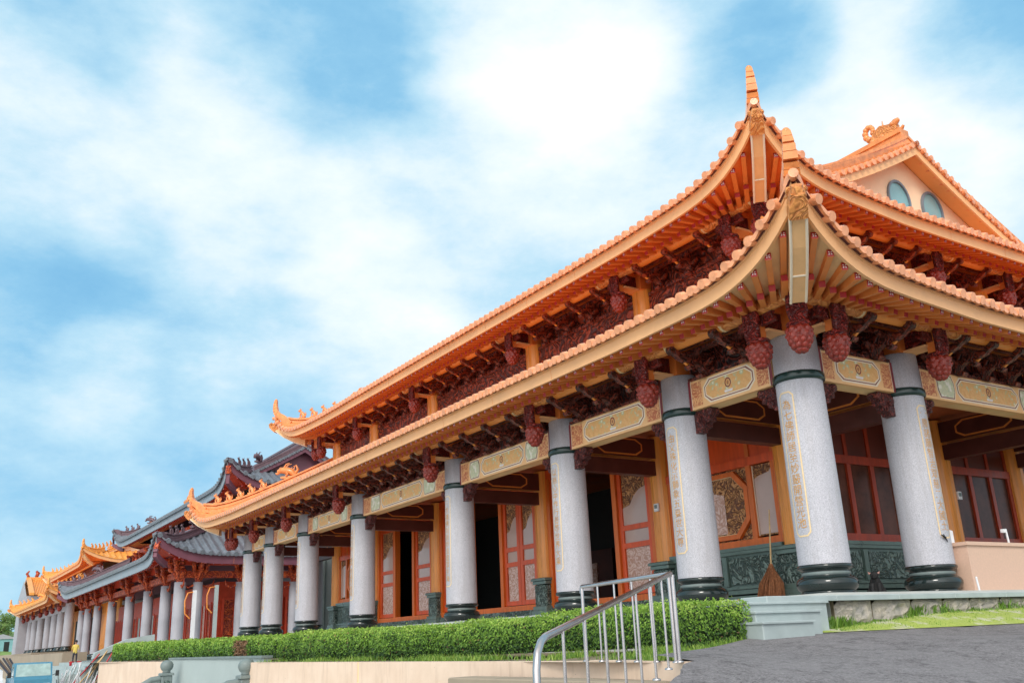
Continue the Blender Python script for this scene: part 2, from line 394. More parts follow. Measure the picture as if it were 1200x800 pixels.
class Eave:
    "one ring of eaves round the column rectangle xa..xb, ya..yb; zf = underside of the fascia on the straight run"
    def __init__(s, xa, xb, ya, yb, zf, es=2., ec=2.4, A=.95, S=3., fh=.27, po=.95, c1=.3, c2=.0, ext=.10, sag=0.):
        s.xa, s.xb, s.ya, s.yb, s.zf = xa, xb, ya, yb, zf
        s.es, s.ec, s.A, s.S, s.fh, s.po, s.c1, s.c2, s.ext, s.sag = es, ec, A, S, fh, po, c1, c2, ext, sag
        V = Vector
        s.sides = {'front': (V((xa, ya, 0)), V((0, 1, 0)), V((-1, 0, 0)), yb-ya),
                   'south': (V((xa, ya, 0)), V((1, 0, 0)), V((0, -1, 0)), xb-xa),
                   'north': (V((xa, yb, 0)), V((1, 0, 0)), V((0, 1, 0)), xb-xa),
                   'rear': (V((xb, ya, 0)), V((0, 1, 0)), V((1, 0, 0)), yb-ya)}
    def t(s, a, L): return max(0, min(a, L-a)+s.ec)
    def e(s, a, L):
        w = max(0, 1-s.t(a, L)/6); return s.es+(s.ec-s.es)*w*w
    def lift(s, a, L):
        t = s.t(a, L); return s.A*max(0, 1-t/s.S)**3+.09*max(0, 1-t/8)**2-(s.sag*min(1, t/6)**1.2 if L < 22 else 0)
    def P(s, side, a, o, z):
        O, d, n, L = s.sides[side]; p = O+d*a+n*o; return Vector((p.x, p.y, z))
    def soffit(s, side, a, t, drop=0.):
        L = s.sides[side][3]; e = s.e(a, L)-.05; o = s.po+(e-s.po)*t
        Z = 3.4; a2 = a; b = min(a, L-a)+s.ec
        if b < Z:
            k = -s.po+b*(Z-s.ec+s.po)/Z
            a2 = k if a < L-a else L-k
        aa = a2+(a-a2)*t
        return s.P(side, aa, o, s.zf+s.fh+.01+(.07-s.fh-.01)*t+s.lift(a, L)*max(0, t)**1.5-drop)
    def samples(s, L, step=.5):
        A = []; a = -s.ec
        while a < s.S-s.ec+.5: A.append(a); a += step/2
        n = max(1, int((L-2*(s.S-s.ec+.5))/(step*4)))
        lo = A[-1]; hi = L-lo
        A += [lo+(hi-lo)*k/n for k in range(1, n)]
        return A+[L-x for x in A[:len([q for q in A if q <= lo])][::-1]]
    def roofz(s, a, L, o):
        u = s.e(a, L)+s.ext-o
        return s.zf+s.fh+.05+s.c1*u+s.c2*u*u+s.lift(a, L)*max(0, 1-max(0, u)/4.)**2
    def hipz(s, o):
        u = s.ec+s.ext-o; return s.zf+s.fh+.05+s.c1*u+s.c2*u*u+s.lift(-o, 99)*max(0, 1-max(0, u)/4.)**2
    def corner(s, k):
        x = (s.xa, s.xb, s.xa, s.xb)[k]; y = (s.ya, s.ya, s.yb, s.yb)[k]
        return Vector((x, y, 0)), Vector((-1 if k in (0, 2) else 1, -1 if k < 2 else 1, 0))

def roof_tiles(E, otop, mb, pitch=.32, rows=8, roll=.1, tile='tile', edge='tile_edge', under='tile_under', sides=('front', 'south', 'north', 'rear'), discs=('front', 'south', 'north'), averge=None):
    h = pitch/.32
    prof = [(-.16, 0), (-.095, .0), (-.075, .055), (-.04, .09), (0, .1), (.04, .09), (.075, .055), (.095, 0)]
    for sd in sides:
        L = E.sides[sd][3]; a0 = -(E.ec+E.ext); n = max(1, round((L-2*a0)/pitch)); pt = (L-2*a0)/n
        A = []
        for k in range(n):
            c = a0+(k+.5)*pt
            for dx, dz in prof: A.append((c+dx*pt/.32, dz*roll/.1))
        A.append((L-a0, 0))
        cols = []
        for a, dz in A:
            os_ = E.e(a, L)+E.ext; m = min(a, L-a)
            oe = otop[sd]
            if not (averge is not None and sd in ('front', 'rear') and m >= averge): oe = max(oe, -m)
            oe = min(oe, os_-.001)
            cols.append([E.P(sd, a, os_+(oe-os_)*r/rows, E.roofz(a, L, os_+(oe-os_)*r/rows)+dz) for r in range(rows+1)])
        mb.rings(cols, tile, False, False, True, closed=False)
        # lip of the eave: front skirt and its dark underside
        sk = []
        for a, dz in A:
            os_ = E.e(a, L)+E.ext; z = E.roofz(a, L, os_)
            sk.append([E.P(sd, a, os_+.003, z+dz), E.P(sd, a, os_+.003, z-.045), E.P(sd, a, os_-E.ext-.02, z-.05)])
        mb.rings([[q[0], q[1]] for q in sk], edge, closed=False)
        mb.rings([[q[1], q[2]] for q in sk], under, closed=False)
        if sd in discs:
            O, d, nn, L = E.sides[sd]
            for k in range(n):
                a = a0+(k+.5)*pt; os_ = E.e(a, L)+E.ext
                if min(a-a0, L-a0-a) < .22: continue
                c = E.P(sd, a, os_, E.roofz(a, L, os_)+.035*h)
                lf = (E.lift(min(a+.1, L), L)-E.lift(a-.1, L))/.2
                mb.tube([c-nn*.03, c+nn*.10+Vector((0, 0, -.035))], [.098*h, .09*h], edge, 10)
                q = a+pt/2
                if k < n-1:
                    os_ = E.e(q, L)+E.ext; z = E.roofz(q, L, os_); w = pt*.36
                    def T(x, dz, dn=0): return E.P(sd, q+x, os_+.02+dn, z+dz+lf*x)
                    F = [T(-w, .03), T(w, .03), T(w*.85, -.025), T(w*.45, -.06), T(0, -.075), T(-w*.45, -.06), T(-w*.85, -.025)]
                    G = [p+nn*.06+Vector((0, 0, -.02)) for p in F]
                    m_ = len(F)
                    mb.add(F+G, [list(range(m_))[::-1], list(range(m_, 2*m_))]+[(i, (i+1) % m_, m_+(i+1) % m_, m_+i) for i in range(m_)], edge)

def sweep_diag(mb, E, k, os_, zs, w, h, mm, cap=True):
    "box swept along a hip: os_ list of outward offsets, zs bottom heights, w/h lists"
    C, d = E.corner(k); sd = Vector((-d.y, d.x, 0)).normalized(); L = []
    for o, z, ww, hh in zip(os_, zs, w, h):
        p = C+d*o
        L.append([Vector((p.x, p.y, z))+sd*(ww/2*x)+Vector((0, 0, hh*y)) for x, y in ((-1, 0), (1, 0), (1, .72), (.55, 1), (-.55, 1), (-1, .72))])
    mb.rings(L, mm, cap, cap)

def beast(kind='small'):
    "roof ridge figure facing local -y"
    mb = MB()
    if kind == 'small':
        mb.box((0, .02, .03), (.14, .3, .06), 'tile')
        mb.tube([(0, .12, .06), (0, .1, .2), (0, .0, .3), (0, -.05, .36)], [.1, .1, .075, .06], 'tile', 8)
        mb.sphere((0, -.1, .40), .075, 'tile', 8, (.9, 1.2, .9))
        mb.tube([(0, -.04, .06), (0, -.08, .18), (0, -.03, .26)], [.04, .035, .05], 'tile', 6)
        mb.tube([(0, .15, .1), (0, .23, .2), (0, .2, .33)], [.035, .03, .012], 'tile', 6)
        for x in (-.04, .04): mb.tube([(x, -.06, .45), (x*1.5, -.03, .52)], [.022, .006], 'tile', 5)
    else:
        mb.box((0, .1, .05), (.24, .8, .1), 'tile')
        mb.tube([(0, .45, .1), (0, .25, .3), (0, -.05, .38), (0, -.3, .42), (0, -.5, .36)], [.08, .17, .19, .15, .09], 'tile', 9)
        mb.tube([(0, -.42, .3), (0, -.55, .26), (0, -.62, .3)], [.07, .06, .03], 'tile', 7)
        for x in (-.08, .08):
            mb.tube([(x, -.15, .5), (x*1.4, -.02, .68), (x*1.6, .16, .72)], [.05, .035, .01], 'tile', 6)
            mb.sphere((x*1.2, -.33, .5), .05, 'tile', 7)
            mb.tube([(x*1.3, .0, .35), (x*2., .1, .2), (x*2., .0, .1)], [.07, .05, .05], 'tile', 6)
        mb.tube([(0, .4, .2), (0, .55, .4), (0, .45, .6), (0, .3, .56)], [.09, .07, .045, .015], 'tile', 7)
        for k in range(4): mb.tube([(0, .3-.14*k, .38), (0, .38-.14*k, .56-.02*k)], [.05, .01], 'tile', 5)
    return mb.mesh('ridge_figure')

def hip_ridges(E, roof, oin, st, big=True, n_small=5, corners=(0, 1, 2, 3), figs=None):
    for k in corners:
        mb = MB(); C, d = E.corner(k); t = st.get('ridge', st['tile'])
        ob_ = E.ec-.5
        os_ = [oin+(ob_-oin)*i/10 for i in range(11)]
        zs = [E.hipz(o) for o in os_]
        sweep_diag(mb, E, k, os_, [z-.05 for z in zs], [.40]*11, [.20]*11, t)
        sweep_diag(mb, E, k, os_, [z+.15 for z in zs], [.26]*11, [.16]*11, t)
        sweep_diag(mb, E, k, os_, [z+.31 for z in zs], [.34]*11, [.11]*11, t)
        # upturned horn at the corner
        zt = E.hipz(E.ec); H = st.get('horn', 1.1)
        oo = [ob_-.05, E.ec-.25, E.ec-.07, E.ec+.02, E.ec+.05, E.ec+.03]
        q_ = H/1.1; zz = [E.hipz(ob_)+.02, zt+.02, zt+.20*q_, zt+.42*q_, zt+.78*q_, zt+H]
        path = [C+d*o+Vector((0, 0, z)) for o, z in zip(oo, zz)]
        mb.tube(path[:3], [.26, .22, .19], t, 4, True, False)
        rr = [.19, .165, .13, .09]
        for i in range(2, 5):
            p, q = path[i], path[i+1]
            for j in range(2):
                a = p.lerp(q, j/2); b = p.lerp(q, (j+1)/2-.04); r0 = rr[i-2]; r1 = rr[i-1]
                mb.tube([a, b], [r0+(r1-r0)*j/2, r0+(r1-r0)*(j+.9)/2], t, 4, True, False)
        mb.sphere(path[5]+Vector((0, 0, .0)), .075, t, 8)
        # round end tile over the very corner
        c = C+d*(E.ec+E.ext-.02)+Vector((0, 0, E.hipz(E.ec)+.03))
        mb.tube([c-d*.05, c+d*.05], [.085, .082], st['edge'], 12)
        sub('hip_ridge', mb, roof) if False else _local(mb, roof, 'hip_ridge')
        if figs:
            rz = math.atan2(d.y, d.x)+PI/2
            def put(o, me, s):
                p = C+d*o+Vector((0, 0, E.hipz(o)+.41))
                f = bpy.data.objects.new('ridge_figure', me); COL.objects.link(f); f.parent = roof
                f.location = p-WL[roof.name]; f.rotation_euler = (0, 0, rz); f.scale = (s, s, s)
            for j in range(n_small): put(E.ec-.95-.42*j, figs[0], 1.)
            if big: put(E.ec-1.2-.42*n_small-.25, figs[1], 1.)
def _local(mb, parent, name, label=None):
    "mesh given in world coordinates -> child of an unrotated parent"
    w = WL[parent.name]; mb.v = [(x-w.x, y-w.y, z-w.z) for x, y, z in mb.v]
    return sub(name, mb, parent, label)

def eave_boards(E, roof, st, sides=('front', 'south', 'north', 'rear'), raft=('front', 'south', 'north'), pitch=.32):
    mb = MB()
    for sd in sides:
        L = E.sides[sd][3]; fm = st['fascia_s'] if sd in ('south', 'north') else st['fascia']
        rows = []
        for a in E.samples(L):
            e = E.e(a, L); l = E.lift(a, L); z = E.zf+l
            k = -1 if a < L/2 else 1
            ai = a if min(a, L-a) > -E.ec+.3 else a
            rows.append([E.P(sd, a, e, z), E.P(sd, a, e+.025, z+E.fh*.82), E.P(sd, a, e+.05, z+E.fh*.84), E.P(sd, a, e+.05, z+E.fh), E.P(sd, a, e-.06, z+E.fh), E.P(sd, a, e-.06, z)])
        mb.rings(rows, fm)
        k = int(L/2.4)
        for q in range(1, k):
            a = L*q/k; e = E.e(a, L); z = E.zf+E.lift(a, L); d_ = E.sides[sd][1]*.007; n_ = E.sides[sd][2]*.003
            P0 = E.P(sd, a, e, z+.01); P1 = E.P(sd, a, e+.025, z+E.fh*.8)
            mb.add([P0-d_+n_, P0+d_+n_, P1+d_+n_, P1-d_+n_], [(0, 1, 2, 3)], 'rafter')
    _local(mb, roof, 'fascia_board')
    mb = MB()
    for sd in sides:
        L = E.sides[sd][3]
        G = [[E.soffit(sd, a, t) for t in (0, .2, .4, .6, .8, 1.)] for a in E.samples(L)]
        mb.rings(G, st['soffit'], closed=False)
        # eave ceiling between purlin and wall
        mb.poly([E.P(sd, -E.po, E.po, E.zf+E.fh-.03), E.P(sd, L+E.po, E.po, E.zf+E.fh-.03), E.P(sd, L, -.02, E.zf+E.fh+.03), E.P(sd, 0, -.02, E.zf+E.fh+.03)], st['ceil'])
    _local(mb, roof, 'eave_soffit')
    mb = MB()
    for sd in raft:
        L = E.sides[sd][3]; A = []; a = L/2
        while a > -E.ec+.42: A.append(a); a -= pitch*(1+.40*max(0, 1-(a+E.ec)/2.6))
        for a in A+[L-q for q in A[1:]]:
            beam(mb, E.soffit(sd, a, .2, .06), E.soffit(sd, a, .94, .072), .10, .125, st['rafter'], 'red_end', 'white_paint')
            if .7 < a+1.5 < L+2.3 or True:
                beam(mb, E.soffit(sd, a, .0, .15), E.soffit(sd, a, .44, .165), .11, .11, st['rafter'], 'red_end')
    o = _local(mb, roof, 'rafters'); o['kind'] = 'stuff'
    # hip beams under the four corners
    for k in (0, 2, 1):
        mb = MB(); C, d = E.corner(k); sd = Vector((-d.y, d.x, 0)).normalized()
        oo = [E.po+.30, E.po+.75, E.po+1.12, E.ec-.02]; dz = E.ec-E.po
        zz = [E.zf-.17, E.zf+.08, E.zf+.36, E.zf+E.A*.74]
        up = [.30, .30, .30, .28]
        L = []
        for o, z, h in zip(oo, zz, up):
            p = C+d*o+Vector((0, 0, z)); L.append([p+sd*.13, p-sd*.13, p-sd*.13+Vector((0, 0, h)), p+sd*.13+Vector((0, 0, h))])
        mb.rings(L, st.get('hipb', 'cream_paint'), True, True)
        for x in (-1, 1):
            mb.tube([C+d*o+sd*(.125*x)+Vector((0, 0, z-.004)) for o, z in zip(oo, zz)], .024, st.get('hipe', 'white_edge'), 6)
        for i in (1, 3):
            p = C+d*oo[i]+Vector((0, 0, zz[i]-.005)); mb.tube([p+sd*.125, p-sd*.125], .02, st.get('hipe', 'white_edge'), 6)
        # carved dragon head on the beam end
        p = C+d*(E.ec-.05)+Vector((0, 0, zz[3]+.05))
        q = (C+d*oo[3]+Vector((0, 0, zz[3])))-(C+d*oo[2]+Vector((0, 0, zz[2]))); q.normalize()
        mb.tube([p, p+q*.2, p+q*.42], [.21, .20, .15], st.get('hiph', 'purlin_carved'), 4, True, False)
        mb.tube([p+q*.36, p+q*.5+Vector((0, 0, .03))], [.14, .09], st.get('hiph', 'purlin_carved'), 8)
        for x in (-1, 1):
            mb.sphere(p+q*.33+sd*(.12*x)+Vector((0, 0, .12)), .06, st.get('hiph', 'purlin_carved'), 8)
            mb.tube([p+q*.2+sd*(.1*x)+Vector((0, 0, .18)), p+q*.02+sd*(.17*x)+Vector((0, 0, .3))], [.06, .015], st.get('hiph', 'purlin_carved'), 6)
        _local(mb, roof, 'hip_beam')

# ------------------------------------------------------------------ bracket pieces (local frame: outward = -y, along the wall = x)
def arm_mesh(dark):
    mb = MB(); f = lambda u, v, w: (w, -u, v)
    def knob(cx, cz, r): return [(cx+r*math.cos(t), cz+r*math.sin(t)) for t in [PI*1.25-k*PI*1.5/7 for k in range(8)]]
    top = [(0, .12), (.3, .09), (.55, .08), (.75, .10), (.92, .15), (1.0, .21)]+[(1.09+.085*math.cos(t), .31+.085*math.sin(t)) for t in [-2.0+k*.62 for k in range(8)]]+[(.97, .31), (.88, .26), (.72, .24), (.5, .27), (.2, .34), (0, .40)]
    mb.prism(top, f, .14, dark)
    mid = [(0, .02), (.22, .02), (.36, .04), (.48, .10), (.56, .19), (.57, .25), (.51, .24), (.44, .18), (.3, .17), (0, .19)]
    mb.prism(mid, f, .15, dark); mb.prism([(.62+.075*math.cos(t), .02+.065*math.sin(t)) for t in [k*PI/4 for k in range(8)]], f, .17, dark); mb.prism([(.32+.07*math.cos(t), -.12+.06*math.sin(t)) for t in [k*PI/4 for k in range(8)]], f, .18, dark)
    low = [(0, -.12), (.14, -.12), (.26, -.06), (.33, .03), (.32, .08), (.25, .05), (.12, .02), (0, .02)]
    mb.prism(low, f, .17, dark)
    for o, z, l in ((.26, .10, .60), (.50, .28, .5), (.12, -.05, .44)):
        g = lambda u, v, w, o=o, z=z: (u, -o+w, z+v)
        mb.prism([(-l/2, .09), (-l/2+.03, .02), (-l/2+.14, -.04), (l/2-.14, -.04), (l/2-.03, .02), (l/2, .09), (l/2-.07, .06), (l/2-.16, .04), (-l/2+.16, .04), (-l/2+.07, .06)], g, .10, dark)
    g = lambda u, v, w: (w, -u, v)
    mb.prism([(.50, .02), (.58, .01), (.68, .04), (.76, .09), (.64, .085), (.54, .07)], g, .06, 'purlin')
    return mb.mesh('bracket_arm')
def pendant_meshes(red, post):
    mb = MB(); n = 36
    prof = [(.02, 0), (.08, .015), (.15, .07), (.205, .14), (.24, .22), (.25, .29), (.245, .35), (.21, .41), (.17, .45)]
    fine = []
    for i in range(len(prof)-1):
        for j in range(3): fine.append(tuple(prof[i][q]+(prof[i+1][q]-prof[i][q])*j/3 for q in (0, 1)))
    fine.append(prof[-1]); L = []
    for r, z in fine:
        rr = []
        for j in range(n):
            t = 2*PI*j/n; k = max(0, 1-abs(z-.2)/.22)
            s_ = abs(math.sin(4.5*t+z*13))*abs(math.sin(4.5*t-z*13))
            q = r*(1-.16*k*(1-s_)**2+.05*k*s_); rr.append((q*math.cos(t), q*math.sin(t), z))
        L.append(rr)
    mb.rings(L, 'bud_red', True, True, True)
    for row, (z, r, k) in enumerate(((.05, .075, 6), (.115, .138, 8), (.19, .18, 9), (.275, .195, 9), (.37, .19, 8))):
        for j in range(k):
            t = 2*PI*(j+.5*(row % 2))/k; c = Vector((r*math.cos(t), r*math.sin(t), z))
            mb.sphere(c, .066 if row < 4 else .078, 'bud_red', 9, (1, 1, 1.1))
            if row > 2: mb.sphere(c+Vector((math.cos(t), math.sin(t), .1))*.058, .03, 'bud_red', 6)
    mb.lathe((0, 0, .43), [(.17, 0), (.225, .025), (.24, .06), (.22, .09), (.16, .1)], red, 20)
    mb.v = [(x*.90, y*.90, z) for x, y, z in mb.v]; bud = mb.mesh('carved_bud')
    mb = MB()
    mb.box((0, .02, .75), (.2, .2, .5), post)
    mb.box((0, -.11, .75), (.27, .09, .5), red)
    mb.box((0, -.13, .92), (.33, .10, .2), red)
    mb.tube([(-.1, -.14, .53), (-.15, -.15, .7), (-.12, -.14, .95)], [.05, .04, .06], red, 6)
    mb.tube([(.1, -.14, .53), (.15, -.15, .7), (.12, -.14, .95)], [.05, .04, .06], red, 6)
    return bud, mb.mesh('hanging_pendant')
def block_mesh():
    "orange capital block and cantilever over a column"
    mb = MB()
    mb.box((0, 0, .32), (.56, .70, .62), 'eave_orange')
    mb.box((0, -.55, .02), (.36, .60, .05), 'fascia')
    mb.box((0, -.50, .24), (.16, .62, .36), 'carved_red')
    mb.box((0, -.50, .47), (.26, .70, .12), 'eave_orange')
    mb.prism([(0, .0), (.36, .02), (.3, .18), (.36, .42), (0, .46)], lambda u, v, w: (u+.10, -.93+w, v+.08), .09, 'carved_red')
    mb.prism([(0, .0), (.36, .02), (.3, .18), (.36, .42), (0, .46)], lambda u, v, w: (-u-.10, -.93+w, v+.08), .09, 'carved_red')
    return mb.mesh('capital_block')
RZ = {'south': 0., 'front': -PI/2, 'north': PI, 'rear': PI/2}

def eave_brackets(E, temple, roof, cols, red, dark, backing, arms, protos, sides=('front', 'south'), north_pend=True):
    arm, bud, pend, blk = protos
    zb = E.zf-.28
    mb = MB()
    for sd in sides+(('north',) if north_pend else ()):
        L = E.sides[sd][3]
        ends = [E.P(sd, a, E.po, E.zf+.13+.10*max(0, 1-(min(a, L-a)+E.po)/1.6)**2) for a in [-E.po, -.4, .2, .8, 1.6]+[L-1.6, L-.8, L-.2, L+.4, L+E.po]]
        mb.tube(ends, .15, 'purlin', 14)
        for a in cols[sd]:
            if a < -.1 or a > L+.1: continue
            lo, hi = max(a-.78, -E.po+.02), min(a+.78, L+E.po-.02)
            pts = [E.P(sd, lo+(hi-lo)*i/6, E.po, E.zf+.13+.10*max(0, 1-(min(lo+(hi-lo)*i/6, L-(lo+(hi-lo)*i/6))+E.po)/1.6)**2) for i in range(7)]
            mb.tube(pts, .158, 'purlin_carved', 14)
            for q in (0, -1):
                nx = pts[1] if q == 0 else pts[-2]; dd = (nx-pts[q]).normalized()*.03
                mb.tube([pts[q]-dd, pts[q]+dd], .168, 'gold_line', 14)
    _local(mb, roof, 'eave_purlin')
    mb = MB()
    for sd in sides+(('north',) if north_pend else ()):
        L = E.sides[sd][3]
        c = E.P(sd, L/2, -.06, E.zf-.10); O, d, n, L = E.sides[sd]
        mb.box(c, (abs(d.x)*L+abs(n.x)*.08, abs(d.y)*L+abs(n.y)*.08, .76), backing)
    part('bracket_panel', mb, temple)
    for sd in sides:
        L = E.sides[sd][3]; cc = cols[sd]
        for i in range(len(cc)-1):
            gap = cc[i+1]-cc[i]; n = max(1, int(gap/1.12)) if gap > 3.6 else 2
            mid = E.P(sd, (cc[i]+cc[i+1])/2, 0, E.zf-.34)
            mb = MB(); w = gap-.7
            mb.box((0, -.10, -.1), (w, .12, .1), dark); mb.box((0, -.36, .41), (w, .09, .09), dark); mb.box((0, -.62, .46), (w, .08, .08), dark)
            bs = ob('bracket_set', mb.mesh('bracket_set'), temple, mid, RZ[sd])
            for j in range(n):
                x = -gap/2+.35+(gap-.7)*(j+.5)/n
                o = bpy.data.objects.new('bracket_arm', arm); COL.objects.link(o); o.parent = bs; o.location = (x, 0, 0)
        for a in cc:
            p = E.P(sd, a, 0, zb)
            ob('capital_block', blk, temple, p, RZ[sd])
            if a < .01 and sd == 'south': pass
            q = E.P(sd, a, E.po, zb-.68)
            h = ob('hanging_pendant', pend, temple, q, RZ[sd])
            o = bpy.data.objects.new('carved_bud', bud); COL.objects.link(o); o.parent = h
    for k in (0, 2):
        C, d = E.corner(k); q = C+d*E.po*.93+Vector((0, 0, zb-.62))
        h = ob('hanging_pendant', pend, temple, q, math.atan2(d.y, d.x)+PI/2); h.scale = (1.0, 1.0, 1.03)
        o = bpy.data.objects.new('carved_bud', bud); COL.objects.link(o); o.parent = h
# ------------------------------------------------------------------ pieces of the near hall (local frame: outward = -y)
def col_r(z): return .446-.021*(z-.52)/3.3
def column_proto(texts):
    sh = MB(); sh.lathe((0, 0, 0), [(col_r(.52), .52), (col_r(2), 2), (col_r(3.3), 3.3), (col_r(4.68), 4.68)], 'granite', 40, True, False, True)
    rg = MB(); rg.lathe((0, 0, 0), [(.43, 3.80), (.468, 3.815), (.478, 3.85), (.478, 3.91), (.466, 3.945), (.44, 3.965), (.42, 3.965)], 'ring_stone', 36)
    bs = MB(); bs.lathe((0, 0, 0), [(.47, 0), (.475, .055), (.44, .06), (.455, .085), (.50, .12), (.525, .18), (.525, .225), (.50, .28), (.45, .315), (.415, .325), (.405, .35), (.415, .375), (.405, .395), (.40, .42), (.43, .44), (.465, .455), (.475, .48), (.472, .51), (.45, .525)], 'black_stone', 40)
    bs.lathe((0, 0, 0), [(.408, .345), (.42, .36), (.42, .385), (.408, .40)], 'grey_stone', 36)
    return sh.mesh('granite_column'), rg.mesh('neck_ring'), bs.mesh('column_base')
def inscription_mesh(txt, size):
    mb = MB()
    def W(x, z, k=.004):
        r = col_r(z)+k; return (r*math.sin(x/r), -r*math.cos(x/r), z)
    w, z0, z1, c = .165, 1.0, 3.60, .07
    def ring(w, z0, z1, c): return [(-w+c, z0), (w-c, z0), (w, z0+c), (w, z1-c), (w-c, z1), (-w+c, z1), (-w, z1-c), (-w, z0+c)]
    A = ring(w, z0, z1, c); B = ring(w-.026, z0+.026, z1-.026, c*.8)
    for i in range(8):
        j = (i+1) % 8
        for s in range(4):
            q = [(A[i][k]+(A[j][k]-A[i][k])*t) for t in (s/4, (s+1)/4) for k in (0, 1)]
            p = [(B[i][k]+(B[j][k]-B[i][k])*t) for t in (s/4, (s+1)/4) for k in (0, 1)]
            mb.poly([W(q[0], q[1]), W(q[2], q[3]), W(p[2], p[3]), W(p[0], p[1])], 'gold_line')
    V, F = text_mesh('\n'.join(txt), size)
    top = max(v[1] for v in V); bot = min(v[1] for v in V); k = 2.30/(top-bot)
    mb.add([W(v[0], z0+.15+(v[1]-bot)*k, .005) for v in V], F, 'gold')
    return mb.mesh('gold_inscription')
def front_sheet(mb, pts, y, mm): mb.poly([(x, y, z) for x, z in pts], mm)
def hexa(x0, x1, z0, z1, c): return [(x0+c, z0), (x1-c, z0), (x1, z0+(z1-z0)*.3), (x1, z1-(z1-z0)*.3), (x1-c, z1), (x0+c, z1), (x0, z1-(z1-z0)*.3), (x0, z0+(z1-z0)*.3)]
def beam_mesh(L):
    mb = MB(); w = L-.84; h = w/2; z0, z1 = 3.87, 4.49
    mb.cbox((0, 0, (z0+z1)/2), (w, .40, z1-z0), 'cream_paint', .025)
    y = -.203
    e = .09*w if w > 4 else .13*w
    for s in (-1, 1):
        X = lambda a: s*(h-a)
        def rect(a, b, za, zb, y, mm):
            x0, x1 = sorted((X(a), X(b))); front_sheet(mb, [(x0, za), (x1, za), (x1, zb), (x0, zb)], y, mm)
        rect(.0, .07, z0, z1, y, 'maroon'); rect(.09, .09+e, z0+.06, z1-.06, y, 'scroll'); rect(.075, .088, z0, z1, y, 'white_edge')
    a = h-.09-e-.05
    if w > 3.6:
        g = w*.13
        for s in (-1, 1):
            x0, x1 = sorted((s*a, s*(a-g)))
            front_sheet(mb, hexa(x0, x1, z0+.04, z1-.04, .06), y, 'white_edge'); front_sheet(mb, hexa(x0+.02, x1-.02, z0+.06, z1-.06, .06), y-.003, 'maroon')
            front_sheet(mb, hexa(x0+.04, x1-.04, z0+.08, z1-.08, .06), y-.006, 'panel_green')
        a -= g+.05
    c = .16
    front_sheet(mb, hexa(-a, a, z0+.05, z1-.05, c), y, 'white_edge'); front_sheet(mb, hexa(-a+.035, a-.035, z0+.08, z1-.08, c), y-.003, 'maroon')
    front_sheet(mb, hexa(-a+.055, a-.055, z0+.10, z1-.10, c), y-.006, 'white_edge'); front_sheet(mb, hexa(-a+.085, a-.085, z0+.125, z1-.125, c), y-.009, 'painted')
    n = 16; zc = (z0+z1)/2+.03
    for k in range(n):
        t0, t1 = 2*PI*k/n, 2*PI*(k+1)/n
        front_sheet(mb, [(.085*math.cos(t0), zc+.1*math.sin(t0)), (.085*math.cos(t1), zc+.1*math.sin(t1)), (.062*math.cos(t1), zc+.075*math.sin(t1)), (.062*math.cos(t0), zc+.075*math.sin(t0))], y-.012, 'maroon')
        if k % 2 == 0: front_sheet(mb, [(.03*math.cos(t0), zc+.04*math.sin(t0)), (.03*math.cos(t1), zc+.04*math.sin(t1)), (0, zc)], y-.012, 'maroon')
    front_sheet(mb, [(-.1, zc-.19), (.1, zc-.19), (.12, zc-.14), (-.12, zc-.14)], y-.012, 'white_paint')
    # painted underside
    mb.poly([(-a, -.13, z0-.003), (a, -.13, z0-.003), (a, .13, z0-.003), (-a, .13, z0-.003)], 'soffit_pale')
    return mb.mesh('painted_beam')
def corbel_mesh(s):
    mb = MB(); P = [(0, 3.86), (.52, 3.86), (.53, 3.76), (.44, 3.69), (.45, 3.60), (.33, 3.58), (.30, 3.49), (.20, 3.48), (.16, 3.41), (0, 3.40)]
    mb.prism(P, lambda u, v, w: (s*(.40+u), w, v), .20, 'corbel')
    for x, z, r in ((.46, 3.80, .09), (.36, 3.66, .08), (.22, 3.55, .08), (.12, 3.7, .11)): mb.sphere((s*(.40+x), -.09, z), r, 'corbel', 8, (1, .6, 1)); mb.sphere((s*(.40+x), .09, z), r, 'corbel', 8, (1, .6, 1))
    return mb.mesh('carved_corbel')
def inner_col_meshes():
    mb = MB(); n = 14
    L = [[(.30*math.cos(2*PI*j/n), .30*math.sin(2*PI*j/n), z) for j in range(n)] for z in (1.24, 4.5)]
    mb.rings(L, 'column_wood', True, True)
    pd = MB(); pd.cbox((0, 0, .15), (.80, .80, .30), 'green_plain'); pd.cbox((0, 0, .36), (.72, .72, .12), 'green_plain'); pd.cbox((0, 0, .74), (.62, .62, .64), 'green_stone', .04); pd.cbox((0, 0, 1.11), (.70, .70, .10), 'green_plain'); pd.cbox((0, 0, 1.20), (.78, .78, .08), 'green_plain')
    return mb.mesh('inner_column'), pd.mesh('carved_pedestal')

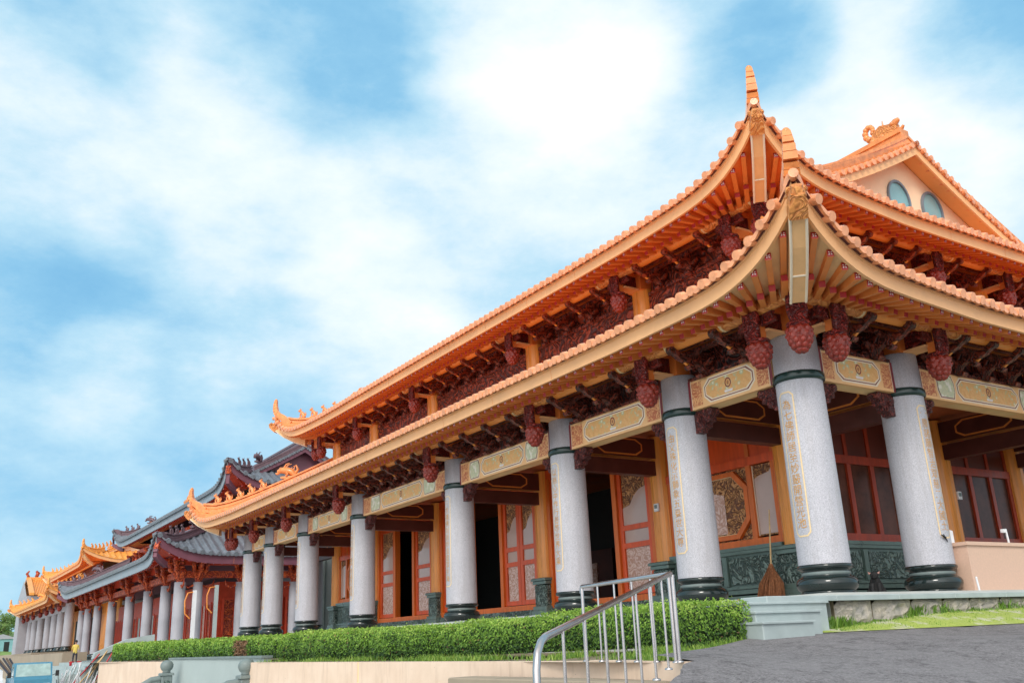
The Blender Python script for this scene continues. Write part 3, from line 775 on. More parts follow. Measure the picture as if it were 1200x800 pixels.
def wainscot_mb(w):
    mb = MB(); h = w/2
    mb.box((0, 0, .12), (w, .46, .24), 'green_plain'); mb.box((0, 0, .33), (w, .36, .10), 'green_plain'); mb.box((0, 0, .42), (w, .42, .06), 'green_plain')
    mb.box((0, .03, .82), (w, .26, .74), 'green_plain'); mb.box((0, 0, 1.22), (w, .38, .08), 'green_plain'); mb.box((0, 0, 1.30), (w, .44, .08), 'green_plain')
    n = max(1, round(w/1.7)); pw = w/n
    for k in range(n):
        x = -h+pw*(k+.5)
        mb.box((x, -.12, .81), (pw-.28, .06, .60), 'green_stone')
        mb.box((x+pw/2, -.13, .81), (.15, .09, .68), 'green_plain')
    return mb
def pane(mb, x0, x1, z0, z1, y, mm, fr='door_wood', t=.05, d=.07):
    for a, b, c, e in ((x0, x1, z0, z0+t), (x0, x1, z1-t, z1), (x0, x0+t, z0+t, z1-t), (x1-t, x1, z0+t, z1-t)): mb.box2((a, y-d/2, c), (b, y+d/2, e), fr)
    mb.box2((x0+t, y+.005, z0+t), (x1-t, y+.02, z1-t), mm)
def window_bay(name, temple, loc, rz, w):
    root = None; h = w/2
    mb = MB()
    mb.box2((-h, -.09, 1.342), (h, .09, 1.50), 'orange_wood'); mb.box2((-h, -.10, 3.20), (h, .10, 3.40), 'door_wood')
    mb.box2((-h, -.03, 3.40), (h, .05, 4.5), 'door_wood')
    for x in (-h+.09, h-.09, -1.0, 1.0): mb.box2((x-.075, -.085, 1.50), (x+.075, .085, 3.20), 'orange_wood'); mb.box2((x-.06, -.06, 3.40), (x+.06, .02, 4.5), 'orange_wood')
    # octagonal inner frame with corner struts
    o = .90; c = .42
    P = [(-o+c, 1.55), (o-c, 1.55), (o, 1.55+c), (o, 3.15-c), (o-c, 3.15), (-o+c, 3.15), (-o, 3.15-c), (-o, 1.55+c)]
    zc = 2.35
    for i in range(8):
        a, b = P[i], P[(i+1) % 8]
        k = .86
        mb.add([(a[0], -.07, a[1]), (b[0], -.07, b[1]), (b[0]*k, -.07, zc+(b[1]-zc)*k), (a[0]*k, -.07, zc+(a[1]-zc)*k),
                (a[0], .06, a[1]), (b[0], .06, b[1]), (b[0]*k, .06, zc+(b[1]-zc)*k), (a[0]*k, .06, zc+(a[1]-zc)*k)],
               [(0, 1, 2, 3), (7, 6, 5, 4), (3, 2, 6, 7), (1, 0, 4, 5)], 'orange_wood')
        k2 = .84
        mb.add([(a[0]*k, -.045, zc+(a[1]-zc)*k), (b[0]*k, -.045, zc+(b[1]-zc)*k), (b[0]*k2, -.045, zc+(b[1]-zc)*k2), (a[0]*k2, -.045, zc+(a[1]-zc)*k2)], [(0, 1, 2, 3)], 'gold_line')
    mb.box2((-o-.03, .03, 1.50), (o+.03, .05, 3.20), 'fret')
    root = ob(name, mb.mesh(name), temple, loc, rz)
    f = MB(); k = .84; f.poly([(x*k, -.02, zc+(z-zc)*k) for x, z in P], 'fret'); sub('fretwork', f, root)
    g = MB()
    # protective film still stuck on half of the fretwork
    Q = [(-o*.8, 1.72), (.10, 1.70), (.10, 2.62), (-.05, 2.66), (-.22, 2.70), (-.30, 2.86), (-.34, 3.0), (-o*.55, 2.98), (-o*.8, 2.75)]
    g.poly([(x, -.035, z) for x, z in Q], 'frosted'); sub('protective_film', g, root)
    for x0, x1 in ((-h+.17, -1.08), (1.08, h-.17)):
        g = MB(); g.box2((x0, -.01, 1.55), (x1, .01, 3.18), 'fret')
        g.poly([(x0+.03, -.02, 1.58), (x1-.03, -.02, 1.58), (x1-.03, -.02, 3.1), (x1-.10, -.02, 2.98), (x0+.16, -.02, 2.92), (x0+.03, -.02, 2.86)], 'clear_pane')
        for q in (x0, x1): g.box2((q-.02, -.03, 1.55), (q+.02, -.012, 3.18), 'white_edge')
        sub('side_pane', g, root)
    return root
def leaf_mb(x0, x1):
    mb = MB(); mb.box2((x0, -.05, .52), (x1, .05, .66), 'door_wood'); mb.box2((x0, -.05, 3.9), (x1, .05, 4.2), 'door_wood')
    for a in (x0, x1-.16): mb.box2((a, -.05, .66), (a+.16, .05, 3.9), 'door_wood')
    for a, b in ((1.74, 1.88), (2.22, 2.36)): mb.box2((x0+.16, -.048, a), (x1-.16, .048, b), 'door_wood')
    u0, u1 = x0+.16, x1-.16
    for a, b, m_ in ((.66, 1.74, 'frosted'), (1.88, 2.22, 'clear_pane'), (2.36, 3.9, 'fret')): mb.box2((u0, .0, a), (u1, .02, b), m_)
    mb.poly([(u0, -.012, 2.36), (u1, -.012, 2.36), (u1, -.012, 3.35), (u1-(u1-u0)*.3, -.012, 3.28), (u0+(u1-u0)*.45, -.012, 3.10), (u0+(u1-u0)*.3, -.012, 2.9), (u0, -.012, 2.84)], 'clear_pane')
    mb.poly([(u0+.03, -.012, .70), (u1-.03, -.012, .70), (u1-.03, -.012, 1.7), (u0+.03, -.012, 1.7)], 'frosted')
    return mb
def door_bay(name, temple, loc, rz, w, op, nl):
    h = w/2; mb = MB()
    mb.box2((-h, -.20, 0), (h, .2, .34), 'green_stone'); mb.box2((-h, -.26, 0), (h, -.20, .10), 'green_plain')
    mb.box2((-h, -.12, .341), (h, .12, .50), 'orange_wood'); mb.box2((-h, -.10, 4.22), (h, .10, 4.5), 'door_wood')
    for x in (-h+.08, h-.08, -op-.10, op+.10): mb.box2((x-.09, -.11, .50), (x+.09, .11, 4.22), 'orange_wood')
    root = ob(name, mb.mesh(name), temple, loc, rz)
    span = h-.17-op-.20
    for s in (-1, 1):
        for k in range(nl):
            a = op+.20+span*k/nl; b = op+.20+span*(k+1)/nl-.015
            x0, x1 = (a, b) if s > 0 else (-b, -a)
            sub('door_leaf', leaf_mb(x0, x1), root)
    return root

# ------------------------------------------------------------------ the near hall
TY = [0, 3.117, 7.411, 12.961, 20.072, 25.622, 29.916, 33.033]
TX = [0, 3.05, 8.8, 12.2, 17.95, 21.0]
hall = ob('temple_hall', None, None, (10.5, 16.5, 0), label='large orange double-eaved temple hall on grey granite columns, nearest to the viewer', cat='temple')
ST_A = dict(tile='tile', edge='tile_edge', fascia='fascia', fascia_s='fascia', soffit='soffit_pale', ceil='eave_orange', rafter='rafter', horn=.84)
ST_U = dict(ST_A, soffit='eave_orange', horn=.94)
FIGS = (beast('small'), beast('big'))
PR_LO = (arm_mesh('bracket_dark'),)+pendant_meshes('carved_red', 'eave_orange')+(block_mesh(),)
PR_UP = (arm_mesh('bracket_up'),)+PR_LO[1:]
def build_roof(E, name, temple, st, otop, oin, averge=None, pitch=.32, rows=8, figs=None, n_small=5, edge_sides=('front', 'south', 'north'), raft=('front', 'south', 'north'), hips=(0, 1, 2, 3), label=None, rp=.32):
    mb = MB(); roof_tiles(E, otop, mb, pitch, rows, .1, st['tile'], st['edge'], st.get('under', 'tile_under'), discs=edge_sides, averge=averge)
    roof = part(name, mb, temple, label=label)
    eave_boards(E, roof, st, raft=raft, pitch=rp); hip_ridges(E, roof, oin, st, True, n_small, hips, figs)
    return roof
EL = Eave(0, 21, 0, TY[7], 4.96, c1=.40, c2=.01, sag=.13)
lower = build_roof(EL, 'eave_roof', hall, ST_A, {k: -3.05 for k in RZ}, -2.9, figs=FIGS)
EU = Eave(3.05, 17.95, 3.08, 29.95, 8.95, c1=.26, c2=.0162, sag=.13)
AV = -.05
upper = build_roof(EU, 'main_roof', hall, ST_U, {'front': -7.45, 'rear': -7.45, 'south': -.62, 'north': -.62}, .05, averge=AV, figs=FIGS, n_small=4)
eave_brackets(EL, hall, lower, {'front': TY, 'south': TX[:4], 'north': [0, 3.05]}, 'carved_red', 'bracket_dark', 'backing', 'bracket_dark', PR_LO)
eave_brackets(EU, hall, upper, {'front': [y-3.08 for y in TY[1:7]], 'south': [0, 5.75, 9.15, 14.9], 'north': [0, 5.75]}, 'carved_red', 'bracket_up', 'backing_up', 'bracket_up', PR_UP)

def gable_ends(E, temple, st, wall, xa, xb, y0, y1, tile='tile', edge='tile_edge', ornament=True, windows=True):
    "verges, gable walls and main ridge of a hip-and-gable roof; y0,y1 = verge planes"
    xm = (xa+xb)/2; Lf = y1-y0
    def rz_(x): o = E.xa-min(x, 2*xm-x); u = E.es+E.ext-o; return E.zf+E.fh+.05+E.c1*u+E.c2*u*u
    X = [xa+(xb-xa)*i/24 for i in range(25)]
    for y, s in ((y0, 1), (y1, -1)):
        mb = MB(); yw = y+.62*s
        mb.add([(x, yw, rz_(x)-.06) for x in X]+[(x, yw, rz_(xa)-.55) for x in X], [(i, i+1, 26+i, 25+i) for i in range(24)], wall)
        g = part('gable_wall', mb, temple)
        if windows and s == 1:
            for wx in (10.13, 11.78):
                f = MB(); n = 28; zc = 11.60; rx, rzz = .47, .56
                for k in range(n):
                    a, b = 2*PI*k/n, 2*PI*(k+1)/n
                    P = [[wx+rx*q*math.cos(t), yw-d, zc+rzz*q*math.sin(t)] for q, d in ((1.14, .0), (1.14, .07), (1., .07), (1., .0)) for t in (a, b)]
                    f.add(P, [(0, 1, 3, 2), (2, 3, 5, 4), (4, 5, 7, 6)], 'frame_blue')
                wf = _local(f, g, 'oval_window')
                f = MB(); f.poly([(wx+rx*1.0*math.cos(2*PI*k/n), yw-.012, zc+rzz*1.0*math.sin(2*PI*k/n)) for k in range(n)], 'teal_glass'); _local(f, g, 'window_pane')
        mb = MB()
        mb.rings([[(x, y+.02*s, rz_(x)-.04), (x, yw, rz_(x)-.04)] for x in X], st['verge'], closed=False)
        mb.rings([[(x, y, rz_(x)-.30), (x, y, rz_(x)+.02), (x, y+.06*s, rz_(x)+.02), (x, y+.06*s, rz_(x)-.30)] for x in X], st['barge'])
        part('barge_board', mb, temple)
        mb = MB(); n = int((xb-xa)*1.15/.32)
        for side in (1, -1):
            for k in range(n//2+1):
                x = xm+side*(k*.30); 
                if x < xa or x > xb: continue
                z = rz_(x); mb.tube([(x, y+.3*s, z+.05), (x, y-.12*s, z+.03)], .085, edge, 8)
                mb.prism([(-.1, .05), (.1, .05), (.09, -.05), (0, -.12), (-.09, -.05)], lambda u, v, w, x=x, z=z: (x+.15*side+u, y-.04*s+w, z-.02+v-.04*0), .04, edge)
            L = [(xm+(x0-xm)) for x0 in X if (x0 <= xm if side < 0 else x0 >= xm)]
            for dz, w, h in ((.06, .36, .16), (.22, .24, .14), (.36, .30, .10)):
                mb.rings([[(x, y+(.30-w/2)*s, rz_(x)+dz), (x, y+(.30+w/2)*s, rz_(x)+dz), (x, y+(.30+w/2)*s, rz_(x)+dz+h), (x, y+(.30-w/2)*s, rz_(x)+dz+h)] for x in L], tile, True, True)
        part('verge_ridge', mb, temple)
    mb = MB(); zr = rz_(xm)
    for dz, w, h in ((-.05, .5, .28), (.23, .34, .32), (.55, .44, .14)):
        mb.box((xm, (y0+y1)/2, zr+dz+h/2), (w, Lf-.5, h), tile)
    rd = part('main_ridge', mb, temple)
    if ornament:
        for y, s in ((y0+.45, 1), (y1-.45, -1)):
            mb = MB(); z = zr+.45; f = lambda u, v, w: (xm+w, y+s*u, z+v); nv = len(mb.v)
            mb.prism([(-.15, 0), (1.3, 0), (1.35, .25), (1.1, .45), (.9, .75), (.55, .92), (.2, .8), (-.05, .75), (-.2, .5)], f, .42, 'purlin_carved')
            for k in range(9):
                t = -1.2+k*.62; r = .34-.022*k
                mb.sphere((xm, y+s*(1.15+r*math.cos(t)*.8), z+.98+r*math.sin(t)), .15-.006*k, 'tile', 8)
            mb.tube([(xm, y+s*.1, z+.7), (xm, y-s*.12, z+.86), (xm, y-s*.26, z+.9)], [.17, .14, .08], 'tile', 8)
            mb.tube([(xm, y+s*.05, z+.45), (xm, y-s*.3, z+.38), (xm, y-s*.42, z+.52)], [.16, .1, .05], 'tile', 8)
            mb.tube([(xm, y+s*.5, z+.9), (xm, y+s*.5, z+1.2)], [.05, .02], 'tile', 6)
            for q in (-1, 1):
                mb.sphere((xm+.2*q, y-s*.02, z+.72), .09, 'tile', 8)
                for j in range(4): mb.sphere((xm+.2*q, y+s*(.25+.25*j), z+.28+.1*(j % 2)), .12, 'tile', 8, (.6, 1, 1))
            q0 = Vector((xm, y+s*.3, z)); mb.v = [tuple(q0+(Vector(p_)-q0)*.74) for p_ in mb.v]
            _local(mb, rd, 'ridge_ornament')
gable_ends(EU, hall, dict(verge='verge_soffit', barge='fascia'), 'stucco', 3.5, 17.5, 3.0, 30.03)

# columns
csh, crg, cbs = column_proto(None)
TXT = ['為七佛師居至妙嚴開營光池', '由文殊化示獅象五臺世大尊', '以慈心中作行善等世界大乘', '一塵諸願智治眾慈二大國土', '三世諸佛同說妙法度眾生海', '法雨普施甘露門開福慧圓滿']
ins = [inscription_mesh(s, .20) for s in TXT]
def add_col(x, y, rz, im):
    c = ob('granite_column', csh, hall, (x, y, 0), rz)
    for nm, me in (('neck_ring', crg), ('column_base', cbs), ('gold_inscription', im)):
        o = bpy.data.objects.new(nm, me); COL.objects.link(o); o.parent = c
order = [0, 1, 2, 4, 5, 2, 4, 5]
for i, y in enumerate(TY): add_col(0, y, -PI/2, ins[order[i]])
for i, x in enumerate(TX[1:4]): add_col(x, 0, 0, ins[(3, 4, 5)[i]])
add_col(3.05, TY[7], PI, ins[4])
ic, ip = inner_col_meshes()
def add_inner(x, y):
    c = ob('inner_column', ic, hall, (x, y, 0)); o = bpy.data.objects.new('carved_pedestal', ip); COL.objects.link(o); o.parent = c
for y in TY[1:7]: add_inner(3.05, y)
for x in TX[2:4]: add_inner(x, 3.08)
mb = MB(); mb.box((0, 0, 8.0), (.6, .6, 1.5), 'column_wood')
uc = mb.mesh('upper_column')
mb = MB(); mb.lathe((0, 0, 0), [(.31, 6.9), (.31, 8.70)], 'column_wood', 20); uc = mb.mesh('upper_column')
for y in TY[1:7]: ob('upper_column', uc, hall, (3.0, y, 0))
for x in TX[2:5]: ob('upper_column', uc, hall, (x, 3.03, 0))
mb = MB(); mb.box((3.02, 16.5, 7.85), (.16, 26.6, 1.3), 'backing_up'); mb.box((10.5, 3.1, 7.85), (14.6, .16, 1.3), 'backing_up'); mb.box((10.5, 29.9, 7.85), (14.6, .16, 1.3), 'backing_up'); mb.box((17.9, 16.5, 7.85), (.16, 26.6, 1.3), 'backing_up'); part('upper_wall', mb, hall)
bms = {}
def add_beam(cx, cy, L, rz):
    k = round(L, 2)
    if k not in bms: bms[k] = beam_mesh(L)
    ob('painted_beam', bms[k], hall, (cx, cy, 0), rz)
for i in range(7): add_beam(0, (TY[i]+TY[i+1])/2, TY[i+1]-TY[i], -PI/2)
for i in range(3): add_beam((TX[i]+TX[i+1])/2, 0, TX[i+1]-TX[i], 0)
cbl, cbr = corbel_mesh(-1), corbel_mesh(1)
for i, y in enumerate(TY):
    if i < 7: ob('carved_corbel', cbl, hall, (0, y, 0), -PI/2)
    if i > 0: ob('carved_corbel', cbr, hall, (0, y, 0), -PI/2)
for i, x in enumerate(TX[:4]):
    if i < 3: ob('carved_corbel', cbr, hall, (x, 0, 0), 0)
    if i > 0: ob('carved_corbel', cbl, hall, (x, 0, 0), 0)
# cross beams over the veranda
def cross_beam(p0, p1):
    mb = MB(); p0 = Vector(p0); p1 = Vector(p1); d = (p1-p0).normalized(); n = Vector((-d.y, d.x, 0)); c = (p0+p1)/2; L = (p1-p0).length
    X = lambda l, w: (abs(d.x)*l+abs(n.x)*w, abs(d.y)*l+abs(n.y)*w)
    mb.box((c.x, c.y, 3.64), X(L, .26)+(.38,), 'dark_beam')
    mb.box((c.x, c.y, 4.16), X(L, .30)+(.52,), 'dark_beam')
    for s in (-1, 1):
        def W(u, v, k): q = c+d*u+n*(s*(.15+k)); return (q.x, q.y, v)
        a = L/2-.45
        H = hexa(-a, a, 3.94, 4.38, .22)
        mb.poly([W(u, v, .003) for u, v in H], 'purlin'); mb.poly([W(u, v, .006) for u, v in hexa(-a+.05, a-.05, 3.98, 4.34, .2)], 'dark_beam')
    mb.poly([(c+d*u+n*v).to_tuple()[:2]+(3.897,) for u, v in ((-L/2, -.15), (L/2, -.15), (L/2, .15), (-L/2, .15))], 'purlin')
    part('cross_beam', mb, hall)
for y in TY[1:7]: cross_beam((.40, y, 0), (2.8, y, 0))
for x in TX[1:4]: cross_beam((x, .40, 0), (x, 2.8, 0))
cross_beam((3.05, TY[6]+.3, 0), (3.05, TY[7]-.4, 0))
mb = MB()
mb.box2((.02, .02, 4.55), (20.9, 32.9, 4.62), 'ceiling'); part('veranda_ceiling', mb, hall)
# wall bays along the long front
def bay(i): return (TY[i]+TY[i+1])/2, TY[i+1]-TY[i]-.56
for i, kind in ((1, 'w'), (2, 'd'), (3, 'd'), (4, 'd'), (5, 'w')):
    yc, w = bay(i)
    if kind == 'w':
        part('carved_wainscot', (lambda mb: mb)(wainscot_mb(w)), hall) if False else ob('carved_wainscot', wainscot_mb(w).mesh('carved_wainscot'), hall, (3.05, yc, 0), -PI/2)
        window_bay('lattice_window', hall, (3.05, yc, 0), -PI/2, w)
    else:
        door_bay('double_door', hall, (3.05, yc, 0), -PI/2, w, {2: .74, 3: .95, 4: .74}[i], {2: 1, 3: 2, 4: 1}[i])
# windows of the shaded end wall
def end_window(x0, x1):
    w = x1-x0-.56; xc = (x0+x1)/2; h = w/2; mb = MB()
    mb.box2((-h, -.08, 1.342), (h, .08, 1.52), 'end_wood_shade'); mb.box2((-h, -.09, 3.16), (h, .09, 3.36), 'end_wood_shade'); mb.box2((-h, -.02, 3.36), (h, .05, 4.5), 'end_panel_shade')
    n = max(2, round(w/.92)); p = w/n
    for k in range(n+1): x = min(h-.07, max(-h+.07, -h+k*p)); mb.box2((x-.07, -.07, 1.52), (x+.07, .07, 3.16), 'end_wood_shade'); mb.box2((x-.06, -.05, 3.36), (x+.06, -.021, 4.5), 'end_wood_shade')
    r = ob('casement_window', mb.mesh('casement_window'), hall, (xc, 3.08, 0), 0)
    for k in range(n):
        g = MB(); g.box2((-h+k*p+.07, -.01, 1.52), (-h+(k+1)*p-.07, .01, 3.16), 'dark_glass'); sub('window_pane', g, r)
    ob('carved_wainscot', wainscot_mb(w).mesh('carved_wainscot'), hall, (xc, 3.08, 0), 0)
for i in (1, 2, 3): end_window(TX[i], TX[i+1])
# dark room behind the walls
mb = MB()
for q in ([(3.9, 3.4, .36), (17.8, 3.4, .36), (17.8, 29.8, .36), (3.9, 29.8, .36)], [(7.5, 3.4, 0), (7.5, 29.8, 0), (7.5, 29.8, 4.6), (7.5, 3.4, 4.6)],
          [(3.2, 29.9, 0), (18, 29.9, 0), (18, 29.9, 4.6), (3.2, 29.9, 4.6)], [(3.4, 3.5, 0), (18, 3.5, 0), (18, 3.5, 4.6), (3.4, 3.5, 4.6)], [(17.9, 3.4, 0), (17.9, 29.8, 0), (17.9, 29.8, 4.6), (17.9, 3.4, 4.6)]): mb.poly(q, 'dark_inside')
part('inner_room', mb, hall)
# things seen dimly through the open doors
for y0 in (16.5, 10.18):
    mb = MB(); mb.box((7.2, y0, 1.4), (.2, 3.4, 2.0), 'dark_beam'); mb.box((7.08, y0-.6, 1.3), (.06, .5, 1.3), 'frosted'); mb.box((7.08, y0+.5, 1.3), (.06, .6, 1.3), 'fret'); part('altar_screen', mb, hall)
mb = MB(); mb.box((0, 0, 0), (.16, .05, .2), 'white_plastic'); mb.box((0, -.03, .02), (.09, .02, .09), 'grey_stone'); sw = mb.mesh('switch_box')
ob('switch_box', sw, hall, (2.73, 7.33, 2.62), -PI/2); ob('switch_box', sw, hall, (9.02, 2.80, 2.55), 0)
# ------------------------------------------------------------------ the second hall: grey tiles, red woodwork
ST_B = dict(ridge='ridge_dark', tile='grey_tile', edge='grey_tile', fascia='skylit_board', fascia_s='maroon_board', soffit='red_paint', ceil='red_paint', rafter='red_paint', horn=.12, verge='maroon_board', barge='maroon_board', hipb='maroon_board', hipe='maroon_board', hiph='red_bracket')
hall2 = ob('temple_hall', None, None, (8, 65, -.74), label='red temple hall with grey tiled double roof and maroon eaves, beyond the nearest orange hall', cat='temple')
def recolor(me, frm, to):
    m2 = me.copy()
    for i, mm in enumerate(m2.materials):
        if mm.name == M[frm].name: m2.materials[i] = M[to]
    return m2
FIG_B = tuple(recolor(m_, 'tile', 'ridge_dark') for m_ in FIGS)
BY = [47.1, 50.6, 55.7, 61.9, 68.8, 75.3, 80.2, 83.6]
BX = [0, 1.05, 3.6, 7.0, 12.4, 15.0, 16.0]
E2 = Eave(0, 16, 47.1, 83.6, 4.42, es=1.6, ec=1.9, A=1.0, S=4.2, fh=.5, po=.85, c1=.5, c2=.0, ext=.12)
r2 = build_roof(E2, 'eave_roof', hall2, ST_B, {k: -3.4 for k in RZ}, -3.2, pitch=.5, figs=FIG_B, n_small=3, raft=('front', 'south'), rp=.5)
E3 = Eave(4.2, 11.8, 48.2, 82.5, 9.0, es=1.7, ec=2.0, A=1.25, S=4., fh=.45, po=.85, c1=.46, c2=.012, ext=.12)
r3 = build_roof(E3, 'main_roof', hall2, ST_B, {'front': -3.8, 'rear': -3.8, 'south': -1.2, 'north': -1.2}, .05, averge=.3, pitch=.5, figs=FIG_B, n_small=3, raft=('front', 'south'), rp=.5)
gable_ends(E3, hall2, ST_B, 'maroon_board', 4.6, 11.4, 48.5, 82.2, 'ridge_dark', 'grey_tile', True, False)
def cluster_mesh():
    mb = MB()
    mb.lathe((0, 0, 0), [(.18, 0), (.20, .12), (.30, .3), (.36, .52), (.36, .66), (.27, .78)], 'red_bracket', 12)
    for k, (w, z) in enumerate(((.55, .86), (.85, 1.06), (1.15, 1.26))):
        mb.box((0, -.1*k, z), (w, .28, .15), 'red_bracket'); mb.box((0, -.1-.12*k, z), (.26, w, .15), 'red_bracket')
    for x, y in ((-.36, -.35), (.36, -.35), (0, -.6)):
        mb.tube([(x*.2, y*.2, .1), (x*.8, y*.7, .55), (x*1.05, y*1.05, .95), (x*1.25, y*1.5, 1.35)], [.10, .12, .15, .10], 'red_bracket', 7)
        mb.sphere((x*1.0, y*1.0, .72), .16, 'red_bracket', 8)
    for s in (-1, 1):
        mb.tube([(s*.2, 0, -.15), (s*.55, 0, -.32), (s*.85, 0, -.20), (s*.95, 0, .12)], [.06, .07, .06, .03], 'red_bracket', 7)
    return mb.mesh('bracket_cluster')
clm = cluster_mesh()
mb = MB(); mb.lathe((0, 0, 0), [(.40, 0), (.40, .12), (.33, .14), (.34, 2), (.325, 4.24)], 'grey_column', 20, True, False, True); c2 = mb.mesh('grey_column')
mb = MB(); mb.lathe((0, 0, 0), [(.50, 0), (.52, .15), (.52, .32), (.44, .42), (.36, .45)], 'black_stone', 20); b2m = mb.mesh('column_base')
for y in BY:
    c = ob('round_column', c2, hall2, (0, y, -.74)); o = bpy.data.objects.new('column_base', b2m); COL.objects.link(o); o.parent = c
    ob('bracket_cluster', clm, hall2, (0, y, 3.5), -PI/2)
for x in BX[1:5]:
    c = ob('round_column', c2, hall2, (x, 47.1, -.74)); c.scale = (.85, .85, 1)
    ob('bracket_cluster', clm, hall2, (x, 47.1, 3.5), 0)
for y in [48.2, 51, 55, 60, 65.4, 70.5, 75, 79.5, 82.5]: ob('bracket_cluster', clm, hall2, (4.1, y, 7.0), -PI/2)
for x in (4.2, 6, 8, 10, 11.8): ob('bracket_cluster', clm, hall2, (x, 48.1, 7.0), 0)
mb = MB()
for a in range(len(BY)-1): pass
mb.box((.05, 65.35, 3.95), (.3, 36.5, .4), 'red_bracket'); mb.box((8, 47.1, 3.95), (16, .3, .4), 'red_bracket'); mb.box((.1, 65.35, 4.75), (.3, 36.4, .5), 'red_paint'); mb.box((8, 47.2, 4.75), (15.8, .3, .5), 'red_paint')
mb.box((4.2, 65.35, 8.0), (.3, 34.3, 1.6), 'red_paint'); mb.box((8, 48.2, 8.0), (7.6, .3, 1.6), 'red_paint')
mb.box((8, 65.35, 5.9), (7.8, 34.4, 3.2), 'maroon_board')
part('beam_frame', mb, hall2)
mb = MB(); z0, z1 = -.74, 3.7
mb.box2((3.0, 49.6, z0), (3.1, 83, z1), 'red_paint'); mb.box2((3.1, 49.6, z0), (15, 49.7, z1), 'red_paint'); mb.box2((3.1, 82.9, z0), (15, 83.0, z1), 'grey_panel')
part('wall', mb, hall2)
for i in range(7):
    y0, y1 = max(BY[i], 49.8), BY[i+1]; n = 4 if i > 0 else 2
    for k in range(n):
        a = y0+(y1-y0)*k/n+.15; b = y0+(y1-y0)*(k+1)/n-.15
        mb = MB(); mm = 'frosted' if k in (1,) else ('grey_panel' if (i+k) % 3 == 0 else 'red_bracket')
        pane(mb, 0, b-a, 0, 3.1, 0, mm, 'red_paint', .14, .12)
        ob('door_leaf', mb.mesh('door_leaf'), hall2, (2.9, b, -.6), -PI/2)
for k in range(9):
    mb = MB(); pane(mb, 0, .85, 0, 3.3, 0, 'frosted' if k in (2, 5) else 'red_bracket', 'red_paint', .13, .12); ob('door_leaf', mb.mesh('door_leaf'), hall2, (3.2+k*1.02, 49.45, -.6), 0)
# building work at its near end: temporary pipe posts with hoses
for x, y, h in ((1.9, 46.1, 4.0), (.62, 46.0, 3.7)):
    mb = MB(); mb.box((0, 0, h/2), (.20, .20, h), 'grey_panel' if x > 1 else 'white_plastic'); t = ob('pipe_post', mb.mesh('pipe_post'), None, (x, y, -.74), label='grey box pipe with an orange hose in front of the red doors' if x > 1 else 'slim white pipe beside the corner column of the red hall', cat='pipe')
    mb = MB(); mb.tube([(-.1, 0, h-.1), (-.4, -.05, h-.15), (-.55, -.05, h-.6), (-.5, 0, h-1.3), (-.2, 0, h-1.6)], .04, 'purlin', 6); sub('hose', mb, t)
# ------------------------------------------------------------------ the third hall, orange again
ST_C = dict(ST_A, tile='tile_far', edge='tile_far', soffit='eave_orange')
hall3 = ob('temple_hall', None, None, (8, 108, 0), label='distant orange tiled temple hall with pale round columns, beyond the grey roofed hall', cat='temple')
FIG_C = tuple(recolor(m_, 'tile', 'tile_far') for m_ in FIGS)
E4 = Eave(0, 16, 92, 125, 4.75, es=2., ec=2.4, A=.8, S=5., fh=.3, po=.95, c1=.42, c2=.0)
r4 = build_roof(E4, 'eave_roof', hall3, ST_C, {k: -3.2 for k in RZ}, -3., pitch=.6, figs=FIG_C, n_small=4, raft=('front',), rp=.7, edge_sides=('front',))
E5 = Eave(3.2, 12.8, 95.5, 123.5, 8.6, es=2., ec=2.4, A=1.1, S=6., fh=.32, po=.95, c1=.40, c2=.01)
r5 = build_roof(E5, 'main_roof', hall3, ST_C, {'front': -4.8, 'rear': -4.8, 'south': -.8, 'north': -.8}, .05, averge=.0, pitch=.6, figs=FIG_C, n_small=6, raft=('front',), rp=.7, edge_sides=('front',))
gable_ends(E5, hall3, dict(verge='purlin', barge='fascia'), 'stucco', 3.7, 12.3, 95.5, 123.5, 'tile_far', 'tile_far', True, False)
CY = [92, 97.2, 102, 107.4, 114.4, 120.3, 125]
mb = MB(); mb.lathe((0, 0, .5), [(.44, 0), (.43, 2), (.42, 4.1)], 'grey_column', 16); c3 = mb.mesh('round_column')
mb = MB(); mb.lathe((0, 0, 0), [(.48, 0), (.54, .15), (.52, .28), (.42, .35), (.47, .5)], 'black_stone', 16); b3 = mb.mesh('column_base')
for y in CY:
    c = ob('round_column', c3, hall3, (0, y, .05)); o = bpy.data.objects.new('column_base', b3); COL.objects.link(o); o.parent = c
    h = ob('hanging_pendant', PR_LO[2], hall3, (-.95, y, 3.85), -PI/2); o = bpy.data.objects.new('carved_bud', PR_LO[1]); COL.objects.link(o); o.parent = h
mb = MB(); mb.box((0, 108.5, 4.15), (.4, 33, .5), 'grey_column'); mb.box((-.06, 108.5, 4.75), (.1, 33, .7), 'backing_up'); mb.tube([(-.95, 91.5, 4.9), (-.95, 125.9, 4.9)], .16, 'purlin', 8)
mb.box((3.1, 109.5, 8.2), (.2, 28, 1.4), 'backing_up'); mb.tube([(2.2, 95, 8.7), (2.2, 124, 8.7)], .16, 'purlin', 8); mb.box((8, 109.5, 7.0), (9.4, 27, 2.4), 'maroon_board')
part('beam_frame', mb, hall3)
mb = MB(); mb.box2((3.2, 84, -.7), (3.4, 125, 4.6), 'column_wood'); mb.box2((3.0, 96, 0), (3.18, 101, 3.4), 'dark_inside'); mb.box2((3.0, 104, 0), (3.18, 109, 3.4), 'dark_inside'); mb.box2((3.0, 112, 0), (3.18, 120, 3.4), 'grey_panel'); part('wall', mb, hall3)
